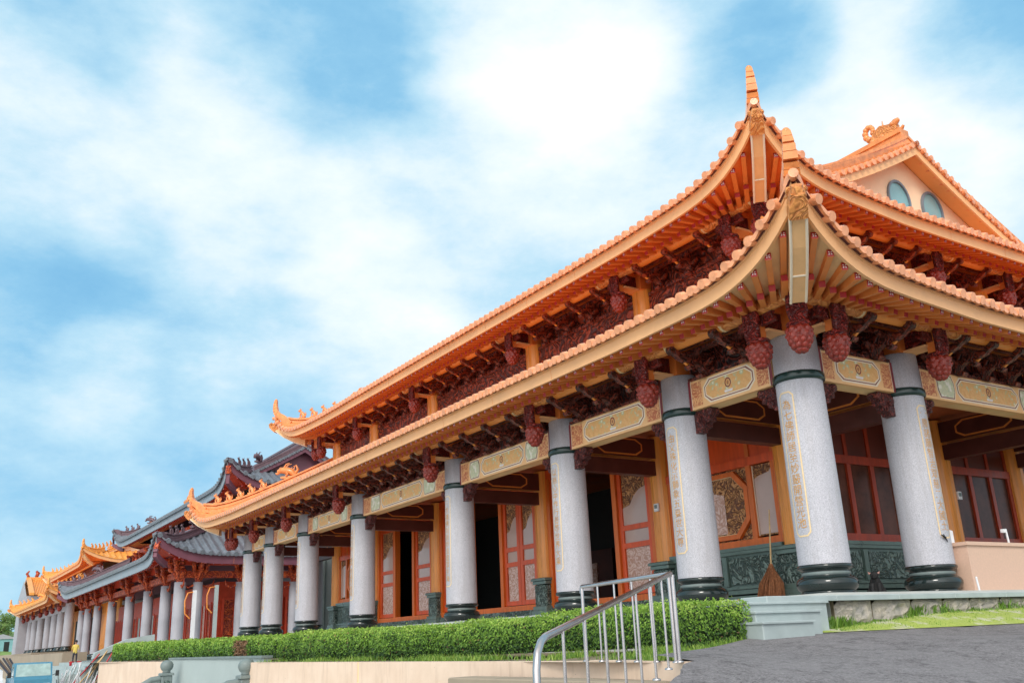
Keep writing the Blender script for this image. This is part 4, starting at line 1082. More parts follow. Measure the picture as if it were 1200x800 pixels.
# ------------------------------------------------------------------ the gatehouse at the far end
gate = ob('gatehouse', None, None, (4, 138, 0), label='far small gatehouse with white walls and plain orange saddle roof', cat='building')
mb = MB(); mb.box2((-1.3, 126.9, 0), (-.25, 128.2, 6.0), 'grey_column'); part('pillar', mb, gate)
mb = MB(); mb.box2((.35, 139, 0), (6.8, 151, 8.0), 'grey_column'); part('wall', mb, gate)
mb = MB(); mb.box2((-.2, 127.5, 4.4), (1.9, 128.1, 5.6), 'grey_column'); part('lintel', mb, gate)
mb = MB(); mb.box2((-.25, 128.3, .1), (1.6, 128.5, 2.6), 'red_paint'); mb.box2((-.25, 128.4, 2.6), (1.6, 128.6, 4.4), 'dark_glass'); part('door', mb, gate)
mb = MB()
n = 26
for k in range(n):
    x0 = .9+5.6*k/n; w = 5.6/n
    mb.add([(x0, 138.6, 8.1), (x0+w, 138.6, 8.1), (x0+w, 145, 10.6), (x0, 145, 10.6)], [(0, 1, 2, 3)], 'tile_far')
    mb.tube([(x0, 138.5, 8.16), (x0, 145, 10.66)], .075, 'tile_far', 6)
mb.add([(.9, 151.4, 8.1), (6.5, 151.4, 8.1), (6.5, 145, 10.6), (.9, 145, 10.6)], [(0, 1, 2, 3)], 'tile_far')
rf = part('roof', mb, gate)
mb = MB(); mb.box((3.7, 145, 10.75), (5.8, .5, .5), 'tile_far'); mb.box((.85, 141.8, 9.5), (.5, .5, .4), 'tile_far')
L = [[(.6, y, z), (1.2, y, z), (1.2, y, z+.35), (.6, y, z+.35)] for y, z in ((138.3, 8.05), (145, 10.7), (151.6, 8.05))]; mb.rings(L, 'tile_far', True, True); _local(mb, rf, 'ridge')
mb = MB(); mb.tube([(.9, 145, 11), (.6, 145, 11.5), (.9, 145, 11.9)], [.2, .2, .1], 'red_bracket', 7); mb.tube([(1.9, 145, 11), (2.1, 145, 11.6), (1.8, 145, 11.9)], [.25, .3, .15], 'red_bracket', 7); _local(mb, rf, 'ridge_ornament')
mb = MB(); mb.poly([(.34, 138.9, 7.9), (.34, 151, 7.9), (.34, 145, 10.5)], 'grey_column'); part('gable_wall', mb, gate)
# ------------------------------------------------------------------ ground, terrace, walls
def clampf(x, a, b): return max(a, min(b, x))
def edge_y(x): return -1.5-.155*(x+3.3) if x >= -3.3 else -1.5+(x+3.3)*.42
def H(x, y):
    g = -((x+3.3)*.153+(y+1.5)*.988)
    b = .022*math.sin(x*1.3+y*.7)+.015*math.sin(x*.5-y*1.9)
    if g < 0: return -.58+clampf(-g*.03, 0, .1)
    if g < 2.4: return -.58-.088*g+b*min(1, g)
    k = g-2.4; return max(-2.36, -.79-.13*k-.045*k*k+b)
def soil(x, y):
    zz = soil_z(x, max(y, -1.29)); return zz+(-.79-zz)*clampf((-3.6-x)/2.2, 0, 1)
def grid(mb, xs, ys, fz, mm):
    V = [(x, y if not callable(y) else y, fz(x, y)) for y in ys for x in xs]; n = len(xs)
    mb.add(V, [(j*n+i, j*n+i+1, (j+1)*n+i+1, (j+1)*n+i) for j in range(len(ys)-1) for i in range(n-1)], mm, True)
def lin(a, b, n): return [a+(b-a)*k/n for k in range(n+1)]
mb = MB(); S = 2600.
mb.poly([(-S, -S, -2.4), (S, -S, -2.4), (S, S, -2.4), (-S, S, -2.4)], 'concrete'); setting('ground', mb)  # ground invented as a pale forecourt, added to bounce light under the eaves
def left_x(y): return -6.45+(y+3.4)*1.42
mb = MB(); rows = []; skirt = []
for k in range(91):
    y = -3.4-41.6*(k/90)**1.8; x0 = left_x(y)+.05*math.sin(y*11)+.03*math.sin(y*29) if k else -6.45
    rows.append([(x0+(60-x0)*(i/90)**1.7, y, H(x0+(60-x0)*(i/90)**1.7, y)) for i in range(91)])
    skirt.append([rows[-1][0], (x0-.05-.05*math.sin(y*7), y, H(x0, y)-.10), (x0-.10, y, -2.5)])
mb.rings(rows, 'asphalt', closed=False, smooth=True); mb.rings(skirt, 'asphalt', closed=False)
xs = [-6.45+66.45*(k/110)**1.7 for k in range(111)]; rows = []
for t in lin(0, 1, 12): rows.append([(x, -3.4+(edge_y(x)+3.4)*t, H(x, -3.4+(edge_y(x)+3.4)*t)) for x in xs])
mb.rings(rows, 'asphalt', closed=False, smooth=True)
setting('asphalt_drive', mb)
def foot(x): return -.51+.07*(x+1.85) if x < .9 else -.32+.012*(x-.9)
mb = MB(); xs = [-2.6+60*(k/90)**1.6 for k in range(91)]
mb.rings([[(x, edge_y(x)-.04+.05*math.sin(x*9)+.03*math.sin(x*23), -.574), (x, (edge_y(x)-1.36)/2, -.56*.5+foot(x)*.5), (x, -1.30, foot(x))] for x in xs], 'lawn', closed=False)
setting('lawn', mb)
def soil_z(x, y): return max(-.80, -.585-.07*(y+1.3)) if y > -1.3 else -.585-.065*abs(x+3.3)*.9
mb = MB(); rows = []
for x in lin(-6.42, -1.55, 12):
    r = []
    for k in range(60):
        t = (k/59)**1.8; y0 = edge_y(x) if x < -3.3 else -1.52; y = y0+(46.5-y0)*t; xx = x+(clampf((y+2)/8, 0, .45) if x < -6 else 0)
        zz = soil_z(x, max(y, -1.29)); kk = clampf((-3.6-x)/2.2, 0, 1); xx = max(xx, -5.4) if y > 13.3 else xx; r.append((xx, y, zz+(-.79-zz)*kk))
    rows.append(r)
mb.rings(rows, 'soil', closed=False, smooth=True); setting('planting_bed', mb)
# terrace of the near hall
mb = MB(); mb.box2((-1.62, -1.30, -1.0), (22.6, 34.6, -.004), 'terrace_stone')
setting('terrace', mb)
mb = MB()
def slab(x0, y0, x1, y1, z0, z1, mm='slab'): mb.cbox(((x0+x1)/2, (y0+y1)/2, (z0+z1)/2), (x1-x0, y1-y0, z1-z0), mm, .012)
x = -3.2
while x < 24: slab(x, -1.52, min(x+1.497, 24), -1.0, -.13, -.05); x += 1.5
y = -.998
while y < 34: slab(-1.70, y, -1.2, y+1.497, -.13, -.05); y += 1.5
setting('terrace_edging', mb)
mb = MB()
for z1, y0, x1 in ((-.135, -1.56, -2.0), (-.26, -1.78, -2.42), (-.40, -2.0, -2.85)):
    xl = -3.72 if z1 > -.2 else -3.74 if z1 > -.3 else -3.86; mb.cbox(((xl+x1)/2, (y0-1.0)/2, (z1-.9)/2), (x1-xl, -1.0-y0, z1-.025+.9), 'slab', .012)
    mb.cbox(((xl+x1)/2, (y0-1.02)/2, z1-.012), (x1-xl+.04, -1.0-y0+.04, .03), 'slab', .008)
o = part('stone_steps', mb, None, (-2.6, -1.5, -.6)); tag(o, 'pale grey stone steps beside the end of the clipped hedge', 'steps')
# rough stone footing under the terrace edge, block by block
st = ob('stone_footing', None, None, (3, -1.4, -.4), label='rough split stone footing under the terrace edge, grass at its foot', cat='wall')
x = -1.60
while x < 22:
    w = .74+.3*rnd(); z0 = foot(x)-.12; mb = MB(); nx, nz = 9, 7; rows = []
    for j in range(nz+1):
        r = []
        for i in range(nx+1):
            u, v = i/nx, j/nz; bl = min(1, 6*min(u, 1-u, v, 1-v))
            r.append((x+w*u, -1.36-bl*(.03+.07*rnd()), z0+(-.132-z0)*v))
        rows.append(r)
    mb.rings(rows, 'split_stone', closed=False); mb.box2((x-.01, -1.36, z0), (x+w+.02, -1.28, -.133), 'soil')
    part('stone_block', mb, st, (x, -1.36, z0)); x += w+.02
# retaining wall of the planting bed with its returns
wl = ob('retaining_wall', None, None, (-6, 5, -2.4), label='stained cream retaining wall below the hedges, with a vertical joint', cat='wall')
mb = MB()
def wall(p, q, zt, th=.22, zb=-2.45, mm='cream_wall'):
    p = Vector(p+(0,)); q = Vector(q+(0,)); d = (q-p).normalized(); n = Vector((-d.y, d.x, 0))*th
    P = [p, q, q+n*-1, p+n*-1]
    mb.add([(v.x, v.y, z) for z in (zb, zt) for v in P], [(0, 1, 2, 3), (4, 7, 6, 5), (0, 4, 5, 1), (1, 5, 6, 2), (2, 6, 7, 3), (3, 7, 4, 0)], mm)
wall((-6.52, -3.36), (-6.15, -1.0), -.775); wall((-6.15, -1.0), (-6.0, 6.36), -.785); wall((-6.0, 6.44), (-5.95, 13.6), -.785)
mb.box((-5.94, 6.4, -1.6), (.1, .12, 1.62), 'gold_line')
wall((-5.95, 13.62), (-5.3, 13.64), -.79); wall((-5.5, 24.0), (-5.3, 39.5), -.76)
part('wall_panel', mb, wl)
mb = MB(); wall((-5.5, 13.7), (-5.55, 23.95), -.70, .2, -2.45, 'grey_panel'); mb.box((-5.42, 18.8, -.665), (.30, 10.3, .06), 'grey_stone'); gw = part('grey_panel', mb, None, (-5.4, 19, -2.4)); tag(gw, 'smooth grey green wall between two ball-topped stone posts', 'wall')
mb = MB(); mb.cbox((0, 0, .55), (.34, .34, 1.1), 'grey_stone', .03); mb.cbox((0, 0, 1.13), (.42, .42, .08), 'grey_stone', .02)
mb.box((0, -.18, .62), (.18, .02, .62), 'green_stone'); mb.box((-.18, 0, .62), (.02, .18, .62), 'green_stone')
mb.lathe((0, 0, 1.17), [(.10, 0), (.14, .02), (.11, .05), (.17, .10), (.205, .18), (.205, .26), (.16, .34), (.08, .385), (.01, .395)], 'grey_stone', 20); pm = mb.mesh('newel_post')
mb = MB(); f = lambda u, v, w: (-u, w, v)
mb.prism([(.16, -.6), (.16, .86), (.45, .83), (.75, .66), (.95, .60), (1.5, .42), (2.2, .1), (3.2, -.35), (3.2, -1.2), (.9, -1.2)], f, .14, 'grey_stone')
mb.tube([(-.16, 0, .90), (-.45, 0, .87), (-.75, 0, .70), (-.95, 0, .64), (-1.5, 0, .46), (-2.2, 0, .14), (-3.2, 0, -.31)], .10, 'grey_stone', 8); rm = mb.mesh('stone_rail')
for k, (y, z, s) in enumerate(((13.5, -2.25, 1.), (22.2, -2.26, 1.))):
    p = ob('balustrade_post', pm, None, (-6.0 if k == 0 else -6.0, y, z), label=('grey stone post with ball finial at the end of the long cream wall' if k == 0 else 'grey stone post with ball finial at the far left side of the grey wall'), cat='post', group='ball topped balustrade posts')
    o = bpy.data.objects.new('stone_rail', rm); COL.objects.link(o); o.parent = p; o.location = (0, 0, .1)
# low granite kerb wall on the terrace at the right
mb = MB(); mb.box2((3.42, -.58, -.003), (15, -.28, .86), 'salmon'); mb.box2((3.42, -.28, -.003), (3.72, .30, .86), 'salmon'); mb.box2((3.38, -.62, .862), (15, -.25, .93), 'salmon'); mb.box2((3.38, -.25, .862), (3.76, .34, .93), 'salmon')
o = part('parapet', mb, None, (3.6, -.4, 0)); tag(o, 'low salmon granite parapet beside the second column of the end side', 'parapet')
mb = MB(); mb.cbox((0, 0, .13), (.26, .2, .26), 'white_plastic', .02); o = ob('junction_box', mb.mesh('junction_box'), None, (3.52, -.12, .931), label='small white box on the salmon parapet next to a column', cat='box')
mb = MB(); mb.tube([(0, 0, 0), (-.03, 0, .30)], .022, 'white_plastic', 8); mb.box((-.12, 0, .26), (.10, .06, .07), 'white_plastic'); mb.tube([(-.03, 0, .3), (-.12, 0, .27)], .012, 'frame_blue', 6); o = ob('tap', mb.mesh('tap'), None, (5.2, -.4, .93), label='thin white standpipe with a small white head on the parapet', cat='tap')
mb = MB(); mb.tube([(0, 0, 0), (-.03, 0, .27)], .018, 'white_plastic', 8); mb.sphere((-.03, 0, .27), .02, 'white_plastic', 6); o = ob('pipe_stub', mb.mesh('pipe_stub'), None, (2.55, -1.2, -.05), label='short white pipe stub in front of a black column base', cat='pipe')
mb = MB(); mb.tube([(-.07, 0, .04), (0, -.01, .0), (.09, 0, -.07)], [.008, .02, .008], 'black_fur', 6); mb.tube([(0, 0, .05), (.01, -.02, 0), (.06, -.02, -.1)], .008, 'black_fur', 5); mb.tube([(.08, 0, .0), (.02, -.01, -.02)], .007, 'black_fur', 5)
o = ob('cable_end', mb.mesh('cable_end'), None, (2.93, -.462, 1.02), label='dark frayed cable end sticking out of a granite column', cat='cable')
# broom leaning on the carved plinth
br = ob('broom', None, None, (2.38, 3.47, 0), label='tall twig broom leaning bristles down against the carved green plinth', cat='broom')
mb = MB(); hv = Vector((.30, .03, 2.05))
mb.tube([hv*.34+hv*.66*(k/4) for k in range(5)], [.020, .019, .018, .016, .013], 'bamboo', 8); sub('handle', mb, br)
mb = MB(); ax = hv*.40
for k in range(520):
    a = 2*PI*rnd(); r = .31*math.sqrt(rnd()); p0 = ax+Vector((rnd()-.5, rnd()-.5, rnd()-.5))*.06
    p1 = Vector((-.02+r*math.cos(a), r*math.sin(a), .01+.08*rnd())); m1 = p0.lerp(p1, .5)+Vector((math.cos(a), math.sin(a), 0))*r*.30
    mb.tube([p0, m1, p1], [.006, .008, .004], 'straw', 3, False)
mb.tube([ax*.86, ax*1.04], [.055, .04], 'straw', 8); mb.tube([Vector((0, 0, .1)), ax*.6, ax*.9], [.2, .13, .05], 'straw', 9); sub('bristles', mb, br)
# black dog sitting on the terrace
dg = ob('dog', None, None, (2.15, .62, 0), math.atan2(-11, -16)+PI/2, label='small black dog sitting on the terrace between two columns, pale ears', cat='dog'); dg.scale = (1.15, 1.15, 1.08)
mb = MB()
mb.tube([(0, .10, .02), (0, .10, .10), (0, .07, .19), (0, .02, .27), (0, -.03, .33)], [.11, .135, .115, .085, .06], 'black_fur', 14)
mb.sphere((0, -.05, .365), .068, 'black_fur', 12, (1, 1.05, .95)); mb.tube([(0, -.09, .35), (0, -.155, .335)], [.042, .026], 'black_fur', 8)
for x in (-.07, .07):
    mb.tube([(x*.75, -.03, .22), (x*.8, -.06, .12), (x*.8, -.07, .03), (x*.8, -.11, .015)], [.04, .028, .024, .022], 'black_fur', 8)
    mb.tube([(x*1.2, .12, .10), (x*1.6, .02, .07), (x*1.5, -.05, .02)], [.065, .05, .026], 'black_fur', 8)
mb.tube([(0, .2, .04), (.06, .28, .03), (.16, .3, .025)], [.03, .022, .01], 'black_fur', 7)
o = sub('body', mb, dg)
for x in (-1, 1):
    e = MB(); e.add([(x*.03, -.045, .41), (x*.085, -.04, .375), (x*.10, -.05, .44), (x*.06, -.02, .42)], [(0, 1, 2), (0, 2, 3), (1, 3, 2), (0, 3, 1)], 'black_fur'); e.add([(x*.045, -.05, .405), (x*.082, -.046, .38), (x*.094, -.054, .43)], [(0, 1, 2)], 'pink'); sub('ear', e, dg)
# ------------------------------------------------------------------ stainless handrail and steps at the corner of the wall
hr = ob('handrail', None, None, (-6.57, -3.27, -.79), label='stainless steel handrail in two runs, one sloping down and one level', cat='handrail')
A = Vector((-6.57, -3.30, .12)); B = Vector((-6.19, -1.19, .12)); Cc = Vector((-9.69, -5.44, -.47))
mb = MB(); dn = (Cc-A).normalized()
mb.tube([A, A.lerp(Cc, .5), Cc, Cc+dn*.09+Vector((0, 0, -.02)), Cc+dn*.16+Vector((0, 0, -.08)), Cc+dn*.19+Vector((0, 0, -.18)), Cc+dn*.20+Vector((0, 0, -1.1))], .027, 'steel', 14); _local(mb, hr, 'top_rail')
mb = MB(); mb.tube([A, B, B+Vector((.005, .02, -.03)), B+Vector((.005, .022, -.08))], .025, 'steel', 14); _local(mb, hr, 'top_rail')
def post(p, zb, r):
    mb = MB(); mb.tube([(p.x, p.y, zb), (p.x, p.y, p.z-.01)], r, 'steel', 10); mb.lathe((p.x, p.y, zb), [(.04, .0), (.042, .012), (.03, .02), (r, .024)], 'steel', 12); _local(mb, hr, 'baluster')
for k in range(6):
    p = A.lerp(B, (k+.08)/5 if k == 0 else k/5); post(p, -.785, .022 if k in (0, 5) else .012)
for k in range(8): p = A.lerp(Cc, (k+.02)/7.6)+Vector((.03, 0, 0)); post(p, H(p.x+.1, p.y-.05)-.02, .022 if k == 0 else .0125)
mb = MB()
for k in range(6):
    mb.cbox((-6.30-.45*(k+.5), -.85, -.97-.19*k-.4), (.47, 4.5, .8), 'tan_wall' if k == 0 else 'slab', .015)
o = part('stone_steps', mb, None, (-7.5, -1, -2)); tag(o, 'worn steps at the foot of the cream wall, seen through the steel handrail', 'steps')
# ------------------------------------------------------------------ hedges and grass
def leafq(mb, c, nrm, s, mm, tone):
    n = Vector(nrm)+Vector((rnd()-.5, rnd()-.5, rnd()-.5))*1.5; n.normalize()
    a = n.cross(Vector((rnd()-.5, rnd()-.5, rnd()-.5))); a.normalize(); b = n.cross(a)
    c = Vector(c); l = s*(.8+.5*rnd()); w = s*(.4+.2*rnd())
    mb.add([c-a*l*.5, c+b*w*.5, c+a*l*.5+n*l*.12, c-b*w*.5], [(0, 1, 2, 3)], mm); mb.tone += [tone]*4
def hedge(label, x0, x1, y0, y1, zb, zt, dens, size, dead=None, group='clipped hedges in the planting bed'):
    mb = MB()
    wob = lambda y, z=0: .03*math.sin(y*1.7)+.02*math.sin(y*4.1+1)
    n = max(4, int((y1-y0)/.7)); rows = []
    for k in range(n+1):
        y = y0+.08+(y1-y0-.16)*k/n; w = wob(y)
        rows.append([(x0+.07+w, y, zb(y)), (x0+.06+w, y, zt(y)-.10), (x0+.13+w, y, zt(y)-.06+w), (x1-.1, y, zt(y)-.06+w), (x1-.06, y, zt(y)-.12), (x1-.06, y, zb(y))])
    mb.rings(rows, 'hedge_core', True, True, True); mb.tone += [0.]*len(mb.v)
    def put(x, y, z, nrm, hz):
        f = (y-y0)/max(1, y1-y0); s = size[0]+(size[1]-size[0])*f
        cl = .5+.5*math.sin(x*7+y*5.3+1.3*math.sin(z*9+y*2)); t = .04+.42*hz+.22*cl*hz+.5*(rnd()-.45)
        mm = 'leaf' if rnd() > .012 else 'dead_leaf'
        if dead and abs(y-dead[0]) < dead[1]*(.7+.6*rnd()) and x < x0+.2 and hz < .93: mm = 'dead_leaf'; t = rnd()
        leafq(mb, (x, y, z), nrm, s, mm, clampf(t, 0, 1))
    y = y0
    step = .5
    while y < y1:
        yy = min(y+step, y1); f = (y-y0)/max(1, y1-y0); D = dens[0]+(dens[1]-dens[0])*f; L = yy-y
        hgt = zt(y)-zb(y)
        for k in range(int(D*L*hgt)):
            q = y+L*rnd(); hz = rnd()**.85; w = wob(q)
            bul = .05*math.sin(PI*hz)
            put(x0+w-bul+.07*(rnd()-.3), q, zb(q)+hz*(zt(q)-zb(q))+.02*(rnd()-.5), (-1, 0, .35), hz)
        for k in range(int(D*L*(x1-x0)*.75)):
            q = y+L*rnd(); put(x0+(x1-x0)*rnd(), q, zt(q)+wob(q*1.3)+.06*(rnd()-.5)+(.05*rnd() if rnd() < .15 else 0), (0, -.2, 1), 1.)
        y = yy
    for (ye, s) in ((y0, -1), (y1, 1)):
        D = dens[0] if s < 0 else dens[1]
        for k in range(int(D*(x1-x0)*(zt(ye)-zb(ye)))):
            hz = rnd(); put(x0+(x1-x0)*rnd(), ye+s*.05*math.sin(PI*hz)*rnd(), zb(ye)+hz*(zt(ye)-zb(ye)), (0, s, .3), hz)
    o = part('hedge', mb, None, ((x0+x1)/2, (y0+y1)/2, zb(y0))); tag(o, label, 'hedge', group)
hedge('long clipped green hedge in front of the near hall, behind the handrail', -5.12, -3.74, -1.68, 13.62, lambda y: -.66-.012*clampf(y+1.7, 0, 9), lambda y: -.12-.016*clampf(y+1.7, 0, 6)+.010*clampf(y-6, 0, 8), (2200, 1050), (.045, .065))
hedge('clipped green hedge with a brown dead patch, above the grey wall', -5.12, -4.1, 13.86, 37.2, lambda y: -.72, lambda y: -.19+(y-13.8)*.0072, (900, 380), (.07, .13), (16.9, .55))
hedge('low narrow hedge behind the long clipped hedge, at the terrace edge', -3.35, -2.8, 10.4, 16.5, lambda y: -.78, lambda y: -.13, (900, 600), (.06, .07))
mb = MB()
def blade(x, y, z, h, t):
    a = rnd()*2*PI; w = .006+.004*rnd(); dx, dy = math.cos(a), math.sin(a); lx, ly = (rnd()-.5)*h*.9, (rnd()-.5)*h*.9
    mb.add([(x-dx*w, y-dy*w, z), (x+dx*w, y+dy*w, z), (x+lx*.4+dx*w*.6, y+ly*.4+dy*w*.6, z+h*.6), (x+lx, y+ly, z+h)], [(0, 1, 2, 3)], 'grass'); mb.tone += [t]*4
for k in range(9000):
    y = -1.8+15.2*rnd()**1.5; x = -5.08-.72*rnd()**1.8
    if math.sin(y*1.9+math.sin(y*.7)*2) < .25 and rnd() < .9: continue
    blade(x, y, soil(x, y)-.01, .04+.10*rnd()*(1 if x > -5.4 else .6), rnd()*.9+.1)
for k in range(1500):
    x = -6.3+2.6*rnd(); y = edge_y(x)+.02+.45*rnd(); blade(x, y, soil(x, y)-.01, .04+.06*rnd(), rnd())
for k in range(9000):
    x = -1.9+22*rnd()**1.6; f = rnd()
    c = .5+.5*math.sin(x*2.3+math.sin(x*5.1))
    if f < .55: y = -1.37-.16*rnd()*rnd(); h = (.05+.15*rnd()*c)
    else: y = -1.45-(abs(edge_y(x))-1.45)*rnd()*.85; h = .02+.03*rnd()
    v = (y+1.30)/(edge_y(x)+1.30); blade(x, y, foot(x)*(1-v)-.574*v-.01, h, .35+.6*rnd() if f > .55 else .1+.6*rnd())
g = part('grass', mb, None, (-3, 0, -.7)); g['kind'] = 'stuff'; tag(g, 'tufts of grass along the hedge foot and the stone footing', 'grass')
# ------------------------------------------------------------------ between the halls and at the far left
mb = MB(); mb.box2((3.6, 36.4, -.8), (9.5, 36.7, 4.6), 'grey_panel')
for k in range(5): mb.box2((3.6+1.3*k, 36.36, -.8), (3.68+1.3*k, 36.4, 4.6), 'grey_stone')
o = part('hoarding', mb, None, (6.5, 36.5, -.8)); tag(o, 'tall grey panel wall closing the gap between the near hall and the red hall', 'wall')
mb = MB(); mb.box2((-3.0, 45.2, -2.45), (20, 61, -.745), 'grey_stone'); mb.box2((-2.3, 61, -2.45), (20, 86, -.75), 'grey_stone'); setting('terrace', mb)
mb = MB(); mb.box2((-3.6, 86, -2.45), (20, 130, .04), 'tan_wall'); setting('terrace', mb)
mb = MB(); mb.box2((-4.0, 63, -2.45), (-3.7, 104, -.16), 'tan_wall'); mb.box2((-4.0, 62.7, -2.45), (-2.4, 62.98, -.16), 'tan_wall'); o = part('retaining_wall', mb, None, (-4, 83, -2.4)); tag(o, 'plain tan concrete wall at the far left below the distant columns', 'wall')
mb = MB()
for k in range(9): mb.box2((-4.0-.42*(k+1), 46.5, -2.45), (-3.0-.42*k if k == 0 else -4.0-.42*k, 60.5, -.80-.19*k), 'slab')
o = part('stone_steps', mb, None, (-5.5, 53, -2.4)); tag(o, 'broad grey stone steps up to the red hall, person standing on them', 'steps')
mb = MB(); f = lambda u, v, w: (u, 45.6+w, v)
mb.prism([(-1.6, .55), (-3.0, .35), (-4.6, -.30), (-4.7, -.62), (-3.0, .02), (-1.6, .12)], f, .7, 'slab'); mb.prism([(-1.6, .12), (-3.0, .02), (-4.7, -.62), (-4.7, -1.5), (-1.6, -1.5)], f, .5, 'grey_stone')
o = part('stair_cheek', mb, None, (-3, 45.6, -1)); tag(o, 'sloping stone stair parapet at the left end of the far hedge', 'parapet')
for k in range(7):
    mb = MB(); x = -5.2+.28*k+.2*rnd(); y = 42.5+1.2*rnd(); mb.tube([(0, 0, 0), (.9+.5*rnd(), .5*rnd(), 1.55+.35*rnd())], .035, 'bamboo' if k % 3 else 'red_cloth', 6)
    ob('bamboo_pole', mb.mesh('bamboo_pole'), None, (x-.9, y, -2.0), label='thin site pole leaning on the left end of the cream wall', cat='pole', group='site poles leaning by the cream wall')
jk = MB()
for k in range(26):
    a = Vector((-6.8+1.6*rnd(), 41.5+3*rnd(), -2.4)); jk.tube([a, a+Vector((rnd()-.3, rnd()-.5, .9+.8*rnd()))], .03, 'white_plastic' if k % 3 else 'grey_panel', 5)
o = part('pipe_heap', jk, None, (-6, 43, -2.4)); tag(o, 'heap of pale pipes and offcuts beside the broad steps', 'pipes')
# person on the steps
pe = ob('person', None, None, (-4.22, 55.3, -1.0), PI*.93, label='person in yellow top and dark trousers standing on the broad stone steps', cat='person')
def body():
    v = [(0, 0, .80), (0, .01, .98), (0, .0, 1.18), (0, -.02, 1.28), (0, -.03, 1.36), (.15, 0, 1.22), (.20, .02, 1.02), (.19, -.08, .82), (-.15, 0, 1.22), (-.20, .02, 1.02), (-.20, -.06, .82), (.08, 0, .74), (.10, -.02, .42), (.10, .02, .07), (.11, -.13, .03), (-.08, 0, .74), (-.10, -.01, .42), (-.11, .02, .07), (-.12, -.13, .03)]
    e = [(0, 1), (1, 2), (2, 3), (3, 4), (2, 5), (5, 6), (6, 7), (2, 8), (8, 9), (9, 10), (0, 11), (11, 12), (12, 13), (13, 14), (0, 15), (15, 16), (16, 17), (17, 18)]
    r = [.13, .12, .13, .055, .06, .055, .04, .03, .055, .04, .03, .085, .06, .04, .035, .085, .06, .04, .035]
    me = bpy.data.meshes.new('body'); me.from_pydata(v, e, [])
    o = bpy.data.objects.new('body', me); COL.objects.link(o)
    o.modifiers.new('s', 'SKIN'); sv = me.skin_vertices[0].data
    for i, q in enumerate(r): sv[i].radius = (q, q*.8)
    sv[0].use_root = True
    o.modifiers.new('ss', 'SUBSURF').levels = 1
    dgp = bpy.context.evaluated_depsgraph_get(); m2 = bpy.data.meshes.new_from_object(o.evaluated_get(dgp)); bpy.data.objects.remove(o)
    for mm in ('yellow_cloth', 'dark_cloth', 'skin', 'red_cloth'): m2.materials.append(M[mm])
    for p in m2.polygons:
        z = p.center.z; p.use_smooth = True
        p.material_index = 3 if z < .12 else 1 if z < .80 and abs(p.center.x) < .185 and z < .79 else 0 if z > .95 and z < 1.27 else 2 if (z >= 1.27 or abs(p.center.x) > .14) else 0
    return m2
bo = bpy.data.objects.new('body', body()); COL.objects.link(bo); bo.parent = pe
mb = MB(); mb.sphere((0, -.03, 1.43), .09, 'skin', 14, (.85, 1., 1.15)); mb.tube([(0, -.115, 1.43), (0, -.14, 1.41)], [.012, .016], 'skin', 6); mb.box((0, -.115, 1.385), (.04, .01, .01), 'red_cloth')
for x in (-.032, .032): mb.sphere((x, -.105, 1.45), .012, 'hair', 6)
for x in (-.08, .08): mb.sphere((x, -.03, 1.43), .02, 'skin', 6, (.5, 1, 1.4))
sub('head', mb, pe); mb = MB(); mb.sphere((0, -.015, 1.465), .096, 'hair', 14, (.9, 1., .95)); sub('hair', mb, pe)
for k, x in enumerate((-4.42, -3.98)):
    mb = MB(); mb.lathe((0, 0, 0), [(.01, 0), (.12, 0), (.15, .26), (.155, .27), (.14, .26), (.11, .03)], 'red_cloth', 16); mb.tube([(-.15, 0, .26), (-.1, 0, .36), (.1, 0, .36), (.15, 0, .26)], .008, 'steel', 5)
    ob('bucket', mb.mesh('bucket'), None, (x, 54.9, -1.0), label='red bucket at the feet of the person in yellow, %s side' % ('left' if k == 0 else 'right'), cat='bucket', group='red buckets on the stone steps')
# vehicles cut by the lower left edge
tr = ob('truck', None, None, (-8.05, 40, -2.4), label='small blue truck seen from the front, windscreen above the lower picture edge', cat='truck')
mb = MB(); f = lambda u, v, w: (w, u, v)
mb.prism([(-.05, .35), (-.05, 1.0), (.12, 1.12), (.42, 1.68), (.62, 1.76), (1.5, 1.74), (1.62, 1.6), (1.65, .35)], f, 1.62, 'truck_blue'); mb.box((0, 2.9, .75), (1.6, 2.4, .12), 'grey_panel'); mb.box((0, 2.9, .98), (1.62, 2.4, .36), 'truck_blue'); mb.box((0, -.08, .42), (1.6, .14, .2), 'white_plastic'); sub('body', mb, tr)
mb = MB(); mb.add([(-.75, .128, 1.15), (.75, .128, 1.15), (.72, .418, 1.69), (-.72, .418, 1.69)], [(0, 1, 2, 3)], 'windscreen')
for s in (-1, 1): mb.add([(s*.815, .42, 1.12), (s*.815, 1.35, 1.12), (s*.815, 1.35, 1.6), (s*.815, .62, 1.6)], [(0, 1, 2, 3)], 'windscreen')
sub('windscreen', mb, tr)
for s in (-1, 1):
    mb = MB(); mb.tube([(s*.82, .22, 1.15), (s*.98, .12, 1.22)], .015, 'tyre', 6); mb.cbox((s*1.02, .10, 1.24), (.16, .06, .26), 'tyre', .02); sub('wing_mirror', mb, tr)
    mb = MB(); mb.lathe((s*.58, -.06, .62), [(.01, 0), (.11, .0), (.12, .04)], 'white_plastic', 12); mb.box((s*.58, -.06, .72), (.28, .04, .18), 'white_plastic'); sub('headlight', mb, tr)
    for y in (.55, 3.4):
        mb = MB(); mb.tube([(s*.60, y, .31), (s*.80, y, .31)], .31, 'tyre', 18, True, False); mb.tube([(s*.79, y, .31), (s*.815, y, .31)], .18, 'steel', 12); sub('wheel', mb, tr)
mb = MB()
for k in range(5): mb.tube([(-.75+.1*k, 1.9, 1.1), (-1.3+.15*k, 4.6, 1.9+.1*rnd())], .05, 'bark' if k % 2 else 'dark_cloth', 6)
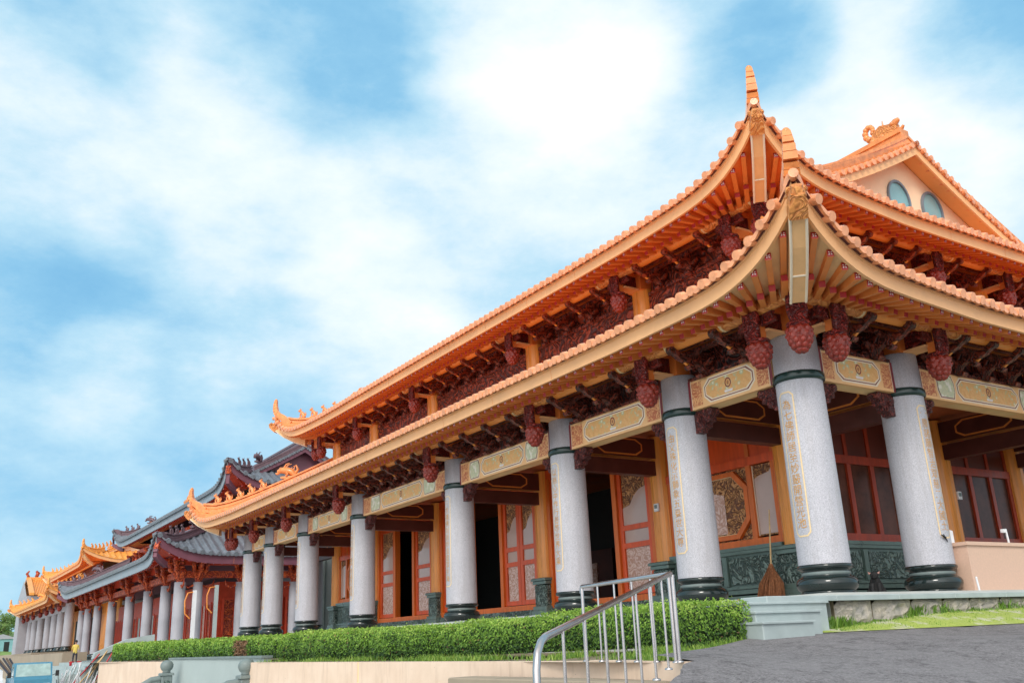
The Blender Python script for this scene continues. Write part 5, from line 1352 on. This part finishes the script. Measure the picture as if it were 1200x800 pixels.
o = part('timber_load', mb, None); o.location = (-8.05, 40, -2.4); WL[o.name] = o.location; tag(o, 'dark poles loaded on the back of the blue truck', 'poles')
cr = ob('car', None, None, (-9.9, 44.5, -2.4), label='white car partly cut off at the lower left corner', cat='car')
mb = MB(); mb.prism([(-2.1, .3), (-2.1, .8), (-1.0, .95), (-.5, 1.42), (1.0, 1.48), (1.7, 1.0), (2.1, .9), (2.1, .3)], f, 1.7, 'white_plastic'); sub('body', mb, cr)
mb = MB(); mb.add([(-.72, -.98, .99), (.72, -.98, .99), (.66, -.53, 1.41), (-.66, -.53, 1.41)], [(0, 1, 2, 3)], 'windscreen')
for s in (-1, 1): mb.add([(s*.855, -.85, 1.0), (s*.855, 1.4, 1.02), (s*.855, .9, 1.40), (s*.855, -.42, 1.36)], [(0, 1, 2, 3)], 'windscreen')
sub('window', mb, cr)
for s in (-1, 1):
    for y in (-1.3, 1.3): mb = MB(); mb.tube([(s*.66, y, .31), (s*.87, y, .31)], .31, 'tyre', 18, True, False); mb.tube([(s*.86, y, .31), (s*.885, y, .31)], .18, 'steel', 12); sub('wheel', mb, cr)
# hillside with trees and sheds at the left edge
mb = MB()
V = []; nx, ny = 60, 22
def hill(x, y):
    j = (y-175)/110; return -2.5+10.5*math.sin(PI*clampf((x+68)/104, 0, 1))**.7*math.sin(PI*clampf(j*.6, 0, .5)+.03)+.5*math.sin(x*.6)*math.sin(y*.4)
for j in range(ny+1):
    for i in range(nx+1):
        x = -70+106*i/nx; y = 175+110*j/ny; V.append((x, y, hill(x, y)))
mb.add(V, [(j*(nx+1)+i, j*(nx+1)+i+1, (j+1)*(nx+1)+i+1, (j+1)*(nx+1)+i) for j in range(ny) for i in range(nx)], 'hill_green', True); setting('hillside', mb)
def tree(x, y, z, h, r, label):
    z = hill(x, y)-.4; h *= .8
    t = ob('broadleaf_tree', None, None, (x, y, z), label=label, cat='tree', group='trees on the hillside at the left edge')
    mb = MB(); mb.tube([(0, 0, -.5), (.1, 0, h*.3), (-.1, .1, h*.6)], [.22, .16, .09], 'bark', 8)
    for k in range(6): a = k*1.05; mb.tube([(0, 0, h*(.28+.05*k)), (math.cos(a)*r*.5, math.sin(a)*r*.5, h*(.45+.06*k)), (math.cos(a)*r*.8, math.sin(a)*r*.8, h*(.55+.07*k))], [.09, .06, .02], 'bark', 5)
    sub('trunk', mb, t); mb = MB()
    cl = [(Vector(((rnd()-.5)*2, (rnd()-.5)*2, rnd()-.3)).normalized()*r*(.3+.6*rnd())+Vector((0, 0, h*.65)), r*(.22+.2*rnd()), rnd()) for k in range(26)]
    for c, q, tn in cl:
        for k in range(75):
            d = Vector((rnd()-.5, rnd()-.5, rnd()-.5)).normalized(); leafq(mb, c+d*q*(.6+.5*rnd()), d, .38, 'tree_leaf', clampf(tn*.6+.3*(rnd())+.15*d.z, 0, 1))
    sub('crown', mb, t)
for k, (x, y, z, h, r, lb) in enumerate([(5.4, 224, 1.5, 6.2, 3.0, 'round green tree beside the white gatehouse pillar'), (1.0, 226, .6, 7.6, 3.4, 'tallest green tree on the hillside at the left edge'), (-4, 222, .8, 6.0, 3.2, 'green tree at the very left edge of the picture'), (3.0, 216, -.6, 4.5, 2.6, 'low green tree in front of the hillside sheds'), (7.6, 232, 2, 6.5, 2.8, 'green tree half hidden behind the gatehouse')]): tree(x, y, z, h, r, lb)
for x, y, z, w, mm, lb in ((2.2, 196, -2.3, 4.2, 'teal_glass', 'small shed with teal walls below the trees at the left edge'), (4.8, 182, -2.3, 3.2, 'maroon_board', 'small shed with a maroon wall beside the white gatehouse pillar')):
    z = hill(x, y-1.5)-.3; t = ob('shed', None, None, (x, y, z), label=lb, cat='shed'); mb = MB(); mb.box((0, 0, 1.2), (w, 3, 2.4), mm); mb.box((w*.2, -1.51, .95), (.9, .04, 1.9), 'dark_inside'); sub('wall', mb, t)
    mb = MB(); mb.prism([(-w*.56, 2.4), (w*.56, 2.4), (w*.56, 2.55), (0, 3.3), (-w*.56, 2.55)], lambda u, v, q: (u, q, v), 3.4, 'grey_column'); sub('roof', mb, t)
# ------------------------------------------------------------------ sky, sun, camera
w = bpy.data.worlds.new('World'); SC.world = w; w.use_nodes = True
nt = w.node_tree; bg = nt.nodes['Background']; STR = .1
SUN_EL, SUN_AZ = 38., 224.   # azimuth measured from +x towards +y
sk = N(nt, 'ShaderNodeTexSky', sky_type='NISHITA'); sk.sun_disc = False
sk.sun_elevation = R_(SUN_EL); sk.sun_rotation = R_(90-SUN_AZ)
sk.air_density = 1.; sk.dust_density = .3; sk.ozone_density = 3.
tc = N(nt, 'ShaderNodeTexCoord')
def fbm(scale, det, rough, off):
    mp = N(nt, 'ShaderNodeMapping'); mp.inputs['Scale'].default_value = (1, 1, 1.9); mp.inputs['Location'].default_value = off
    nt.links.new(tc.outputs['Generated'], mp.inputs['Vector'])
    n = N(nt, 'ShaderNodeTexNoise'); n.inputs['Scale'].default_value = scale; n.inputs['Detail'].default_value = det; n.inputs['Roughness'].default_value = rough
    nt.links.new(mp.outputs['Vector'], n.inputs['Vector']); return n
def math_(op, a, b=None, c=None):
    m = N(nt, 'ShaderNodeMath', operation=op)
    for i, q in enumerate((a, b, c)):
        if q is None: continue
        if hasattr(q, 'is_linked'): nt.links.new(q, m.inputs[i])
        else: m.inputs[i].default_value = q
    return m.outputs[0]
wn = fbm(3.2, 4, .55, (.3, .1, .2))
warp = N(nt, 'ShaderNodeVectorMath', operation='MULTIPLY_ADD')
sb = N(nt, 'ShaderNodeVectorMath', operation='SUBTRACT'); nt.links.new(wn.outputs['Color'], sb.inputs[0]); sb.inputs[1].default_value = (.5, .5, .5)
nt.links.new(sb.outputs[0], warp.inputs[0]); warp.inputs[1].default_value = (.16, .16, .16); nt.links.new(tc.outputs['Generated'], warp.inputs[2])
nm = N(nt, 'ShaderNodeVectorMath', operation='NORMALIZE'); nt.links.new(warp.outputs[0], nm.inputs[0])
def blob(d, ang, wgt):
    dp = N(nt, 'ShaderNodeVectorMath', operation='DOT_PRODUCT'); nt.links.new(nm.outputs[0], dp.inputs[0])
    v = Vector(d).normalized(); dp.inputs[1].default_value = v
    mr = N(nt, 'ShaderNodeMapRange', interpolation_type='SMOOTHSTEP'); nt.links.new(dp.outputs['Value'], mr.inputs[0])
    mr.inputs[1].default_value = math.cos(R_(ang)); mr.inputs[2].default_value = 1.; mr.inputs[3].default_value = 0; mr.inputs[4].default_value = wgt
    return mr.outputs[0]
BL = [((.484, .655, .58), 8.5, .62), ((.384, .859, .337), 7, .5), ((.188, .843, .503), 7, .30), ((.06, .893, .446), 7, .32), ((.135, .905, .404), 6, .2), ((.745, .463, .48), 10, .40), ((.605, .617, .503), 9, .34), ((.273, .85, .45), 9, .28),
      ((.299, .758, .58), 9, -.42), ((.075, .934, .348), 8, -.30), ((.645, .526, .554), 5, -.45), ((.79, .34, .511), 7, -.62), ((.125, .972, .199), 13, -.22), ((.132, .955, .265), 4, .22), ((.798, .393, .458), 9, .22), ((.495, .751, .437), 12, .28), ((.016, .844, .535), 5, .25), ((.071, .834, .57), 6, -.18), ((.02, .9, .5), 4, -.12),
      ((-.55, -.75, .45), 100, 1.0)]
acc = None
for b_ in BL:
    q = blob(*b_); acc = q if acc is None else math_('ADD', acc, q)
n1 = fbm(4.6, 8, .6, (0, 0, 0)); n2 = fbm(10., 8, .66, (3, 1, 2))
den = math_('ADD', acc, math_('MULTIPLY_ADD', n1.outputs['Fac'], 1.5, -.75)); den = math_('ADD', den, math_('MULTIPLY_ADD', n2.outputs['Fac'], .55, -.275))
cov = N(nt, 'ShaderNodeMapRange'); nt.links.new(den, cov.inputs[0]); cov.inputs[1].default_value = -.74; cov.inputs[2].default_value = 1.06
rp = N(nt, 'ShaderNodeValToRGB'); nt.links.new(cov.outputs[0], rp.inputs['Fac']); el = rp.color_ramp.elements
while len(el) < 6: el.new(.5)
for k, (p_, c_) in enumerate([(0., (.18, .48, .77)), (.22, (.28, .59, .84)), (.42, (.50, .76, .92)), (.60, (.76, .90, .98)), (.84, (.98, 1.02, 1.04)), (1., (1.12, 1.12, 1.12))]): el[k].position = p_; el[k].color = c_+(1,)
vs = N(nt, 'ShaderNodeVectorMath', operation='SCALE'); nt.links.new(rp.outputs['Color'], vs.inputs[0]); vs.inputs['Scale'].default_value = 1/STR
back = blob((-.74, -.62, .26), 62, .9)
vs2 = N(nt, 'ShaderNodeVectorMath', operation='SCALE'); nt.links.new(vs.outputs[0], vs2.inputs[0]); nt.links.new(math_('ADD', back, 1.), vs2.inputs['Scale'])
sky = mixc(nt, math_('MULTIPLY_ADD', cov.outputs[0], .12, .88), sk.outputs[0], vs2.outputs[0])
nt.links.new(sky, bg.inputs['Color']); bg.inputs['Strength'].default_value = STR
sl = bpy.data.lights.new('sun', 'SUN'); sl.energy = 1.5; sl.angle = R_(16); sl.color = (1., .94, .86)
so = bpy.data.objects.new('sun', sl); COL.objects.link(so)
sd = Vector((math.cos(R_(SUN_AZ))*math.cos(R_(SUN_EL)), math.sin(R_(SUN_AZ))*math.cos(R_(SUN_EL)), math.sin(R_(SUN_EL))))
so.rotation_euler = sd.to_track_quat('Z', 'Y').to_euler()
cd = bpy.data.cameras.new('camera'); cam = bpy.data.objects.new('camera', cd); COL.objects.link(cam)
cd.sensor_width = 36.; cd.lens = 36*1070.426/1200; cd.clip_start = .05; cd.clip_end = 6000
Rm = Matrix(((0.8447275906590442, -0.13217891584098995, -0.5186174233348381), (-0.5336561250222668, -0.28149134116676194, -0.797479633015387), (-0.04057632074972949, 0.9504164135026488, -0.3083215904525288)))
cam.matrix_world = Matrix.Translation((-13.42432, -10.92296, -.46922)) @ Rm.to_4x4()
SC.camera = cam
SC.view_settings.view_transform = 'Standard'; SC.view_settings.look = 'None'; SC.view_settings.gamma = 1.; SC.view_settings.exposure = .12
SC.cycles.max_bounces = 8; SC.cycles.diffuse_bounces = 6
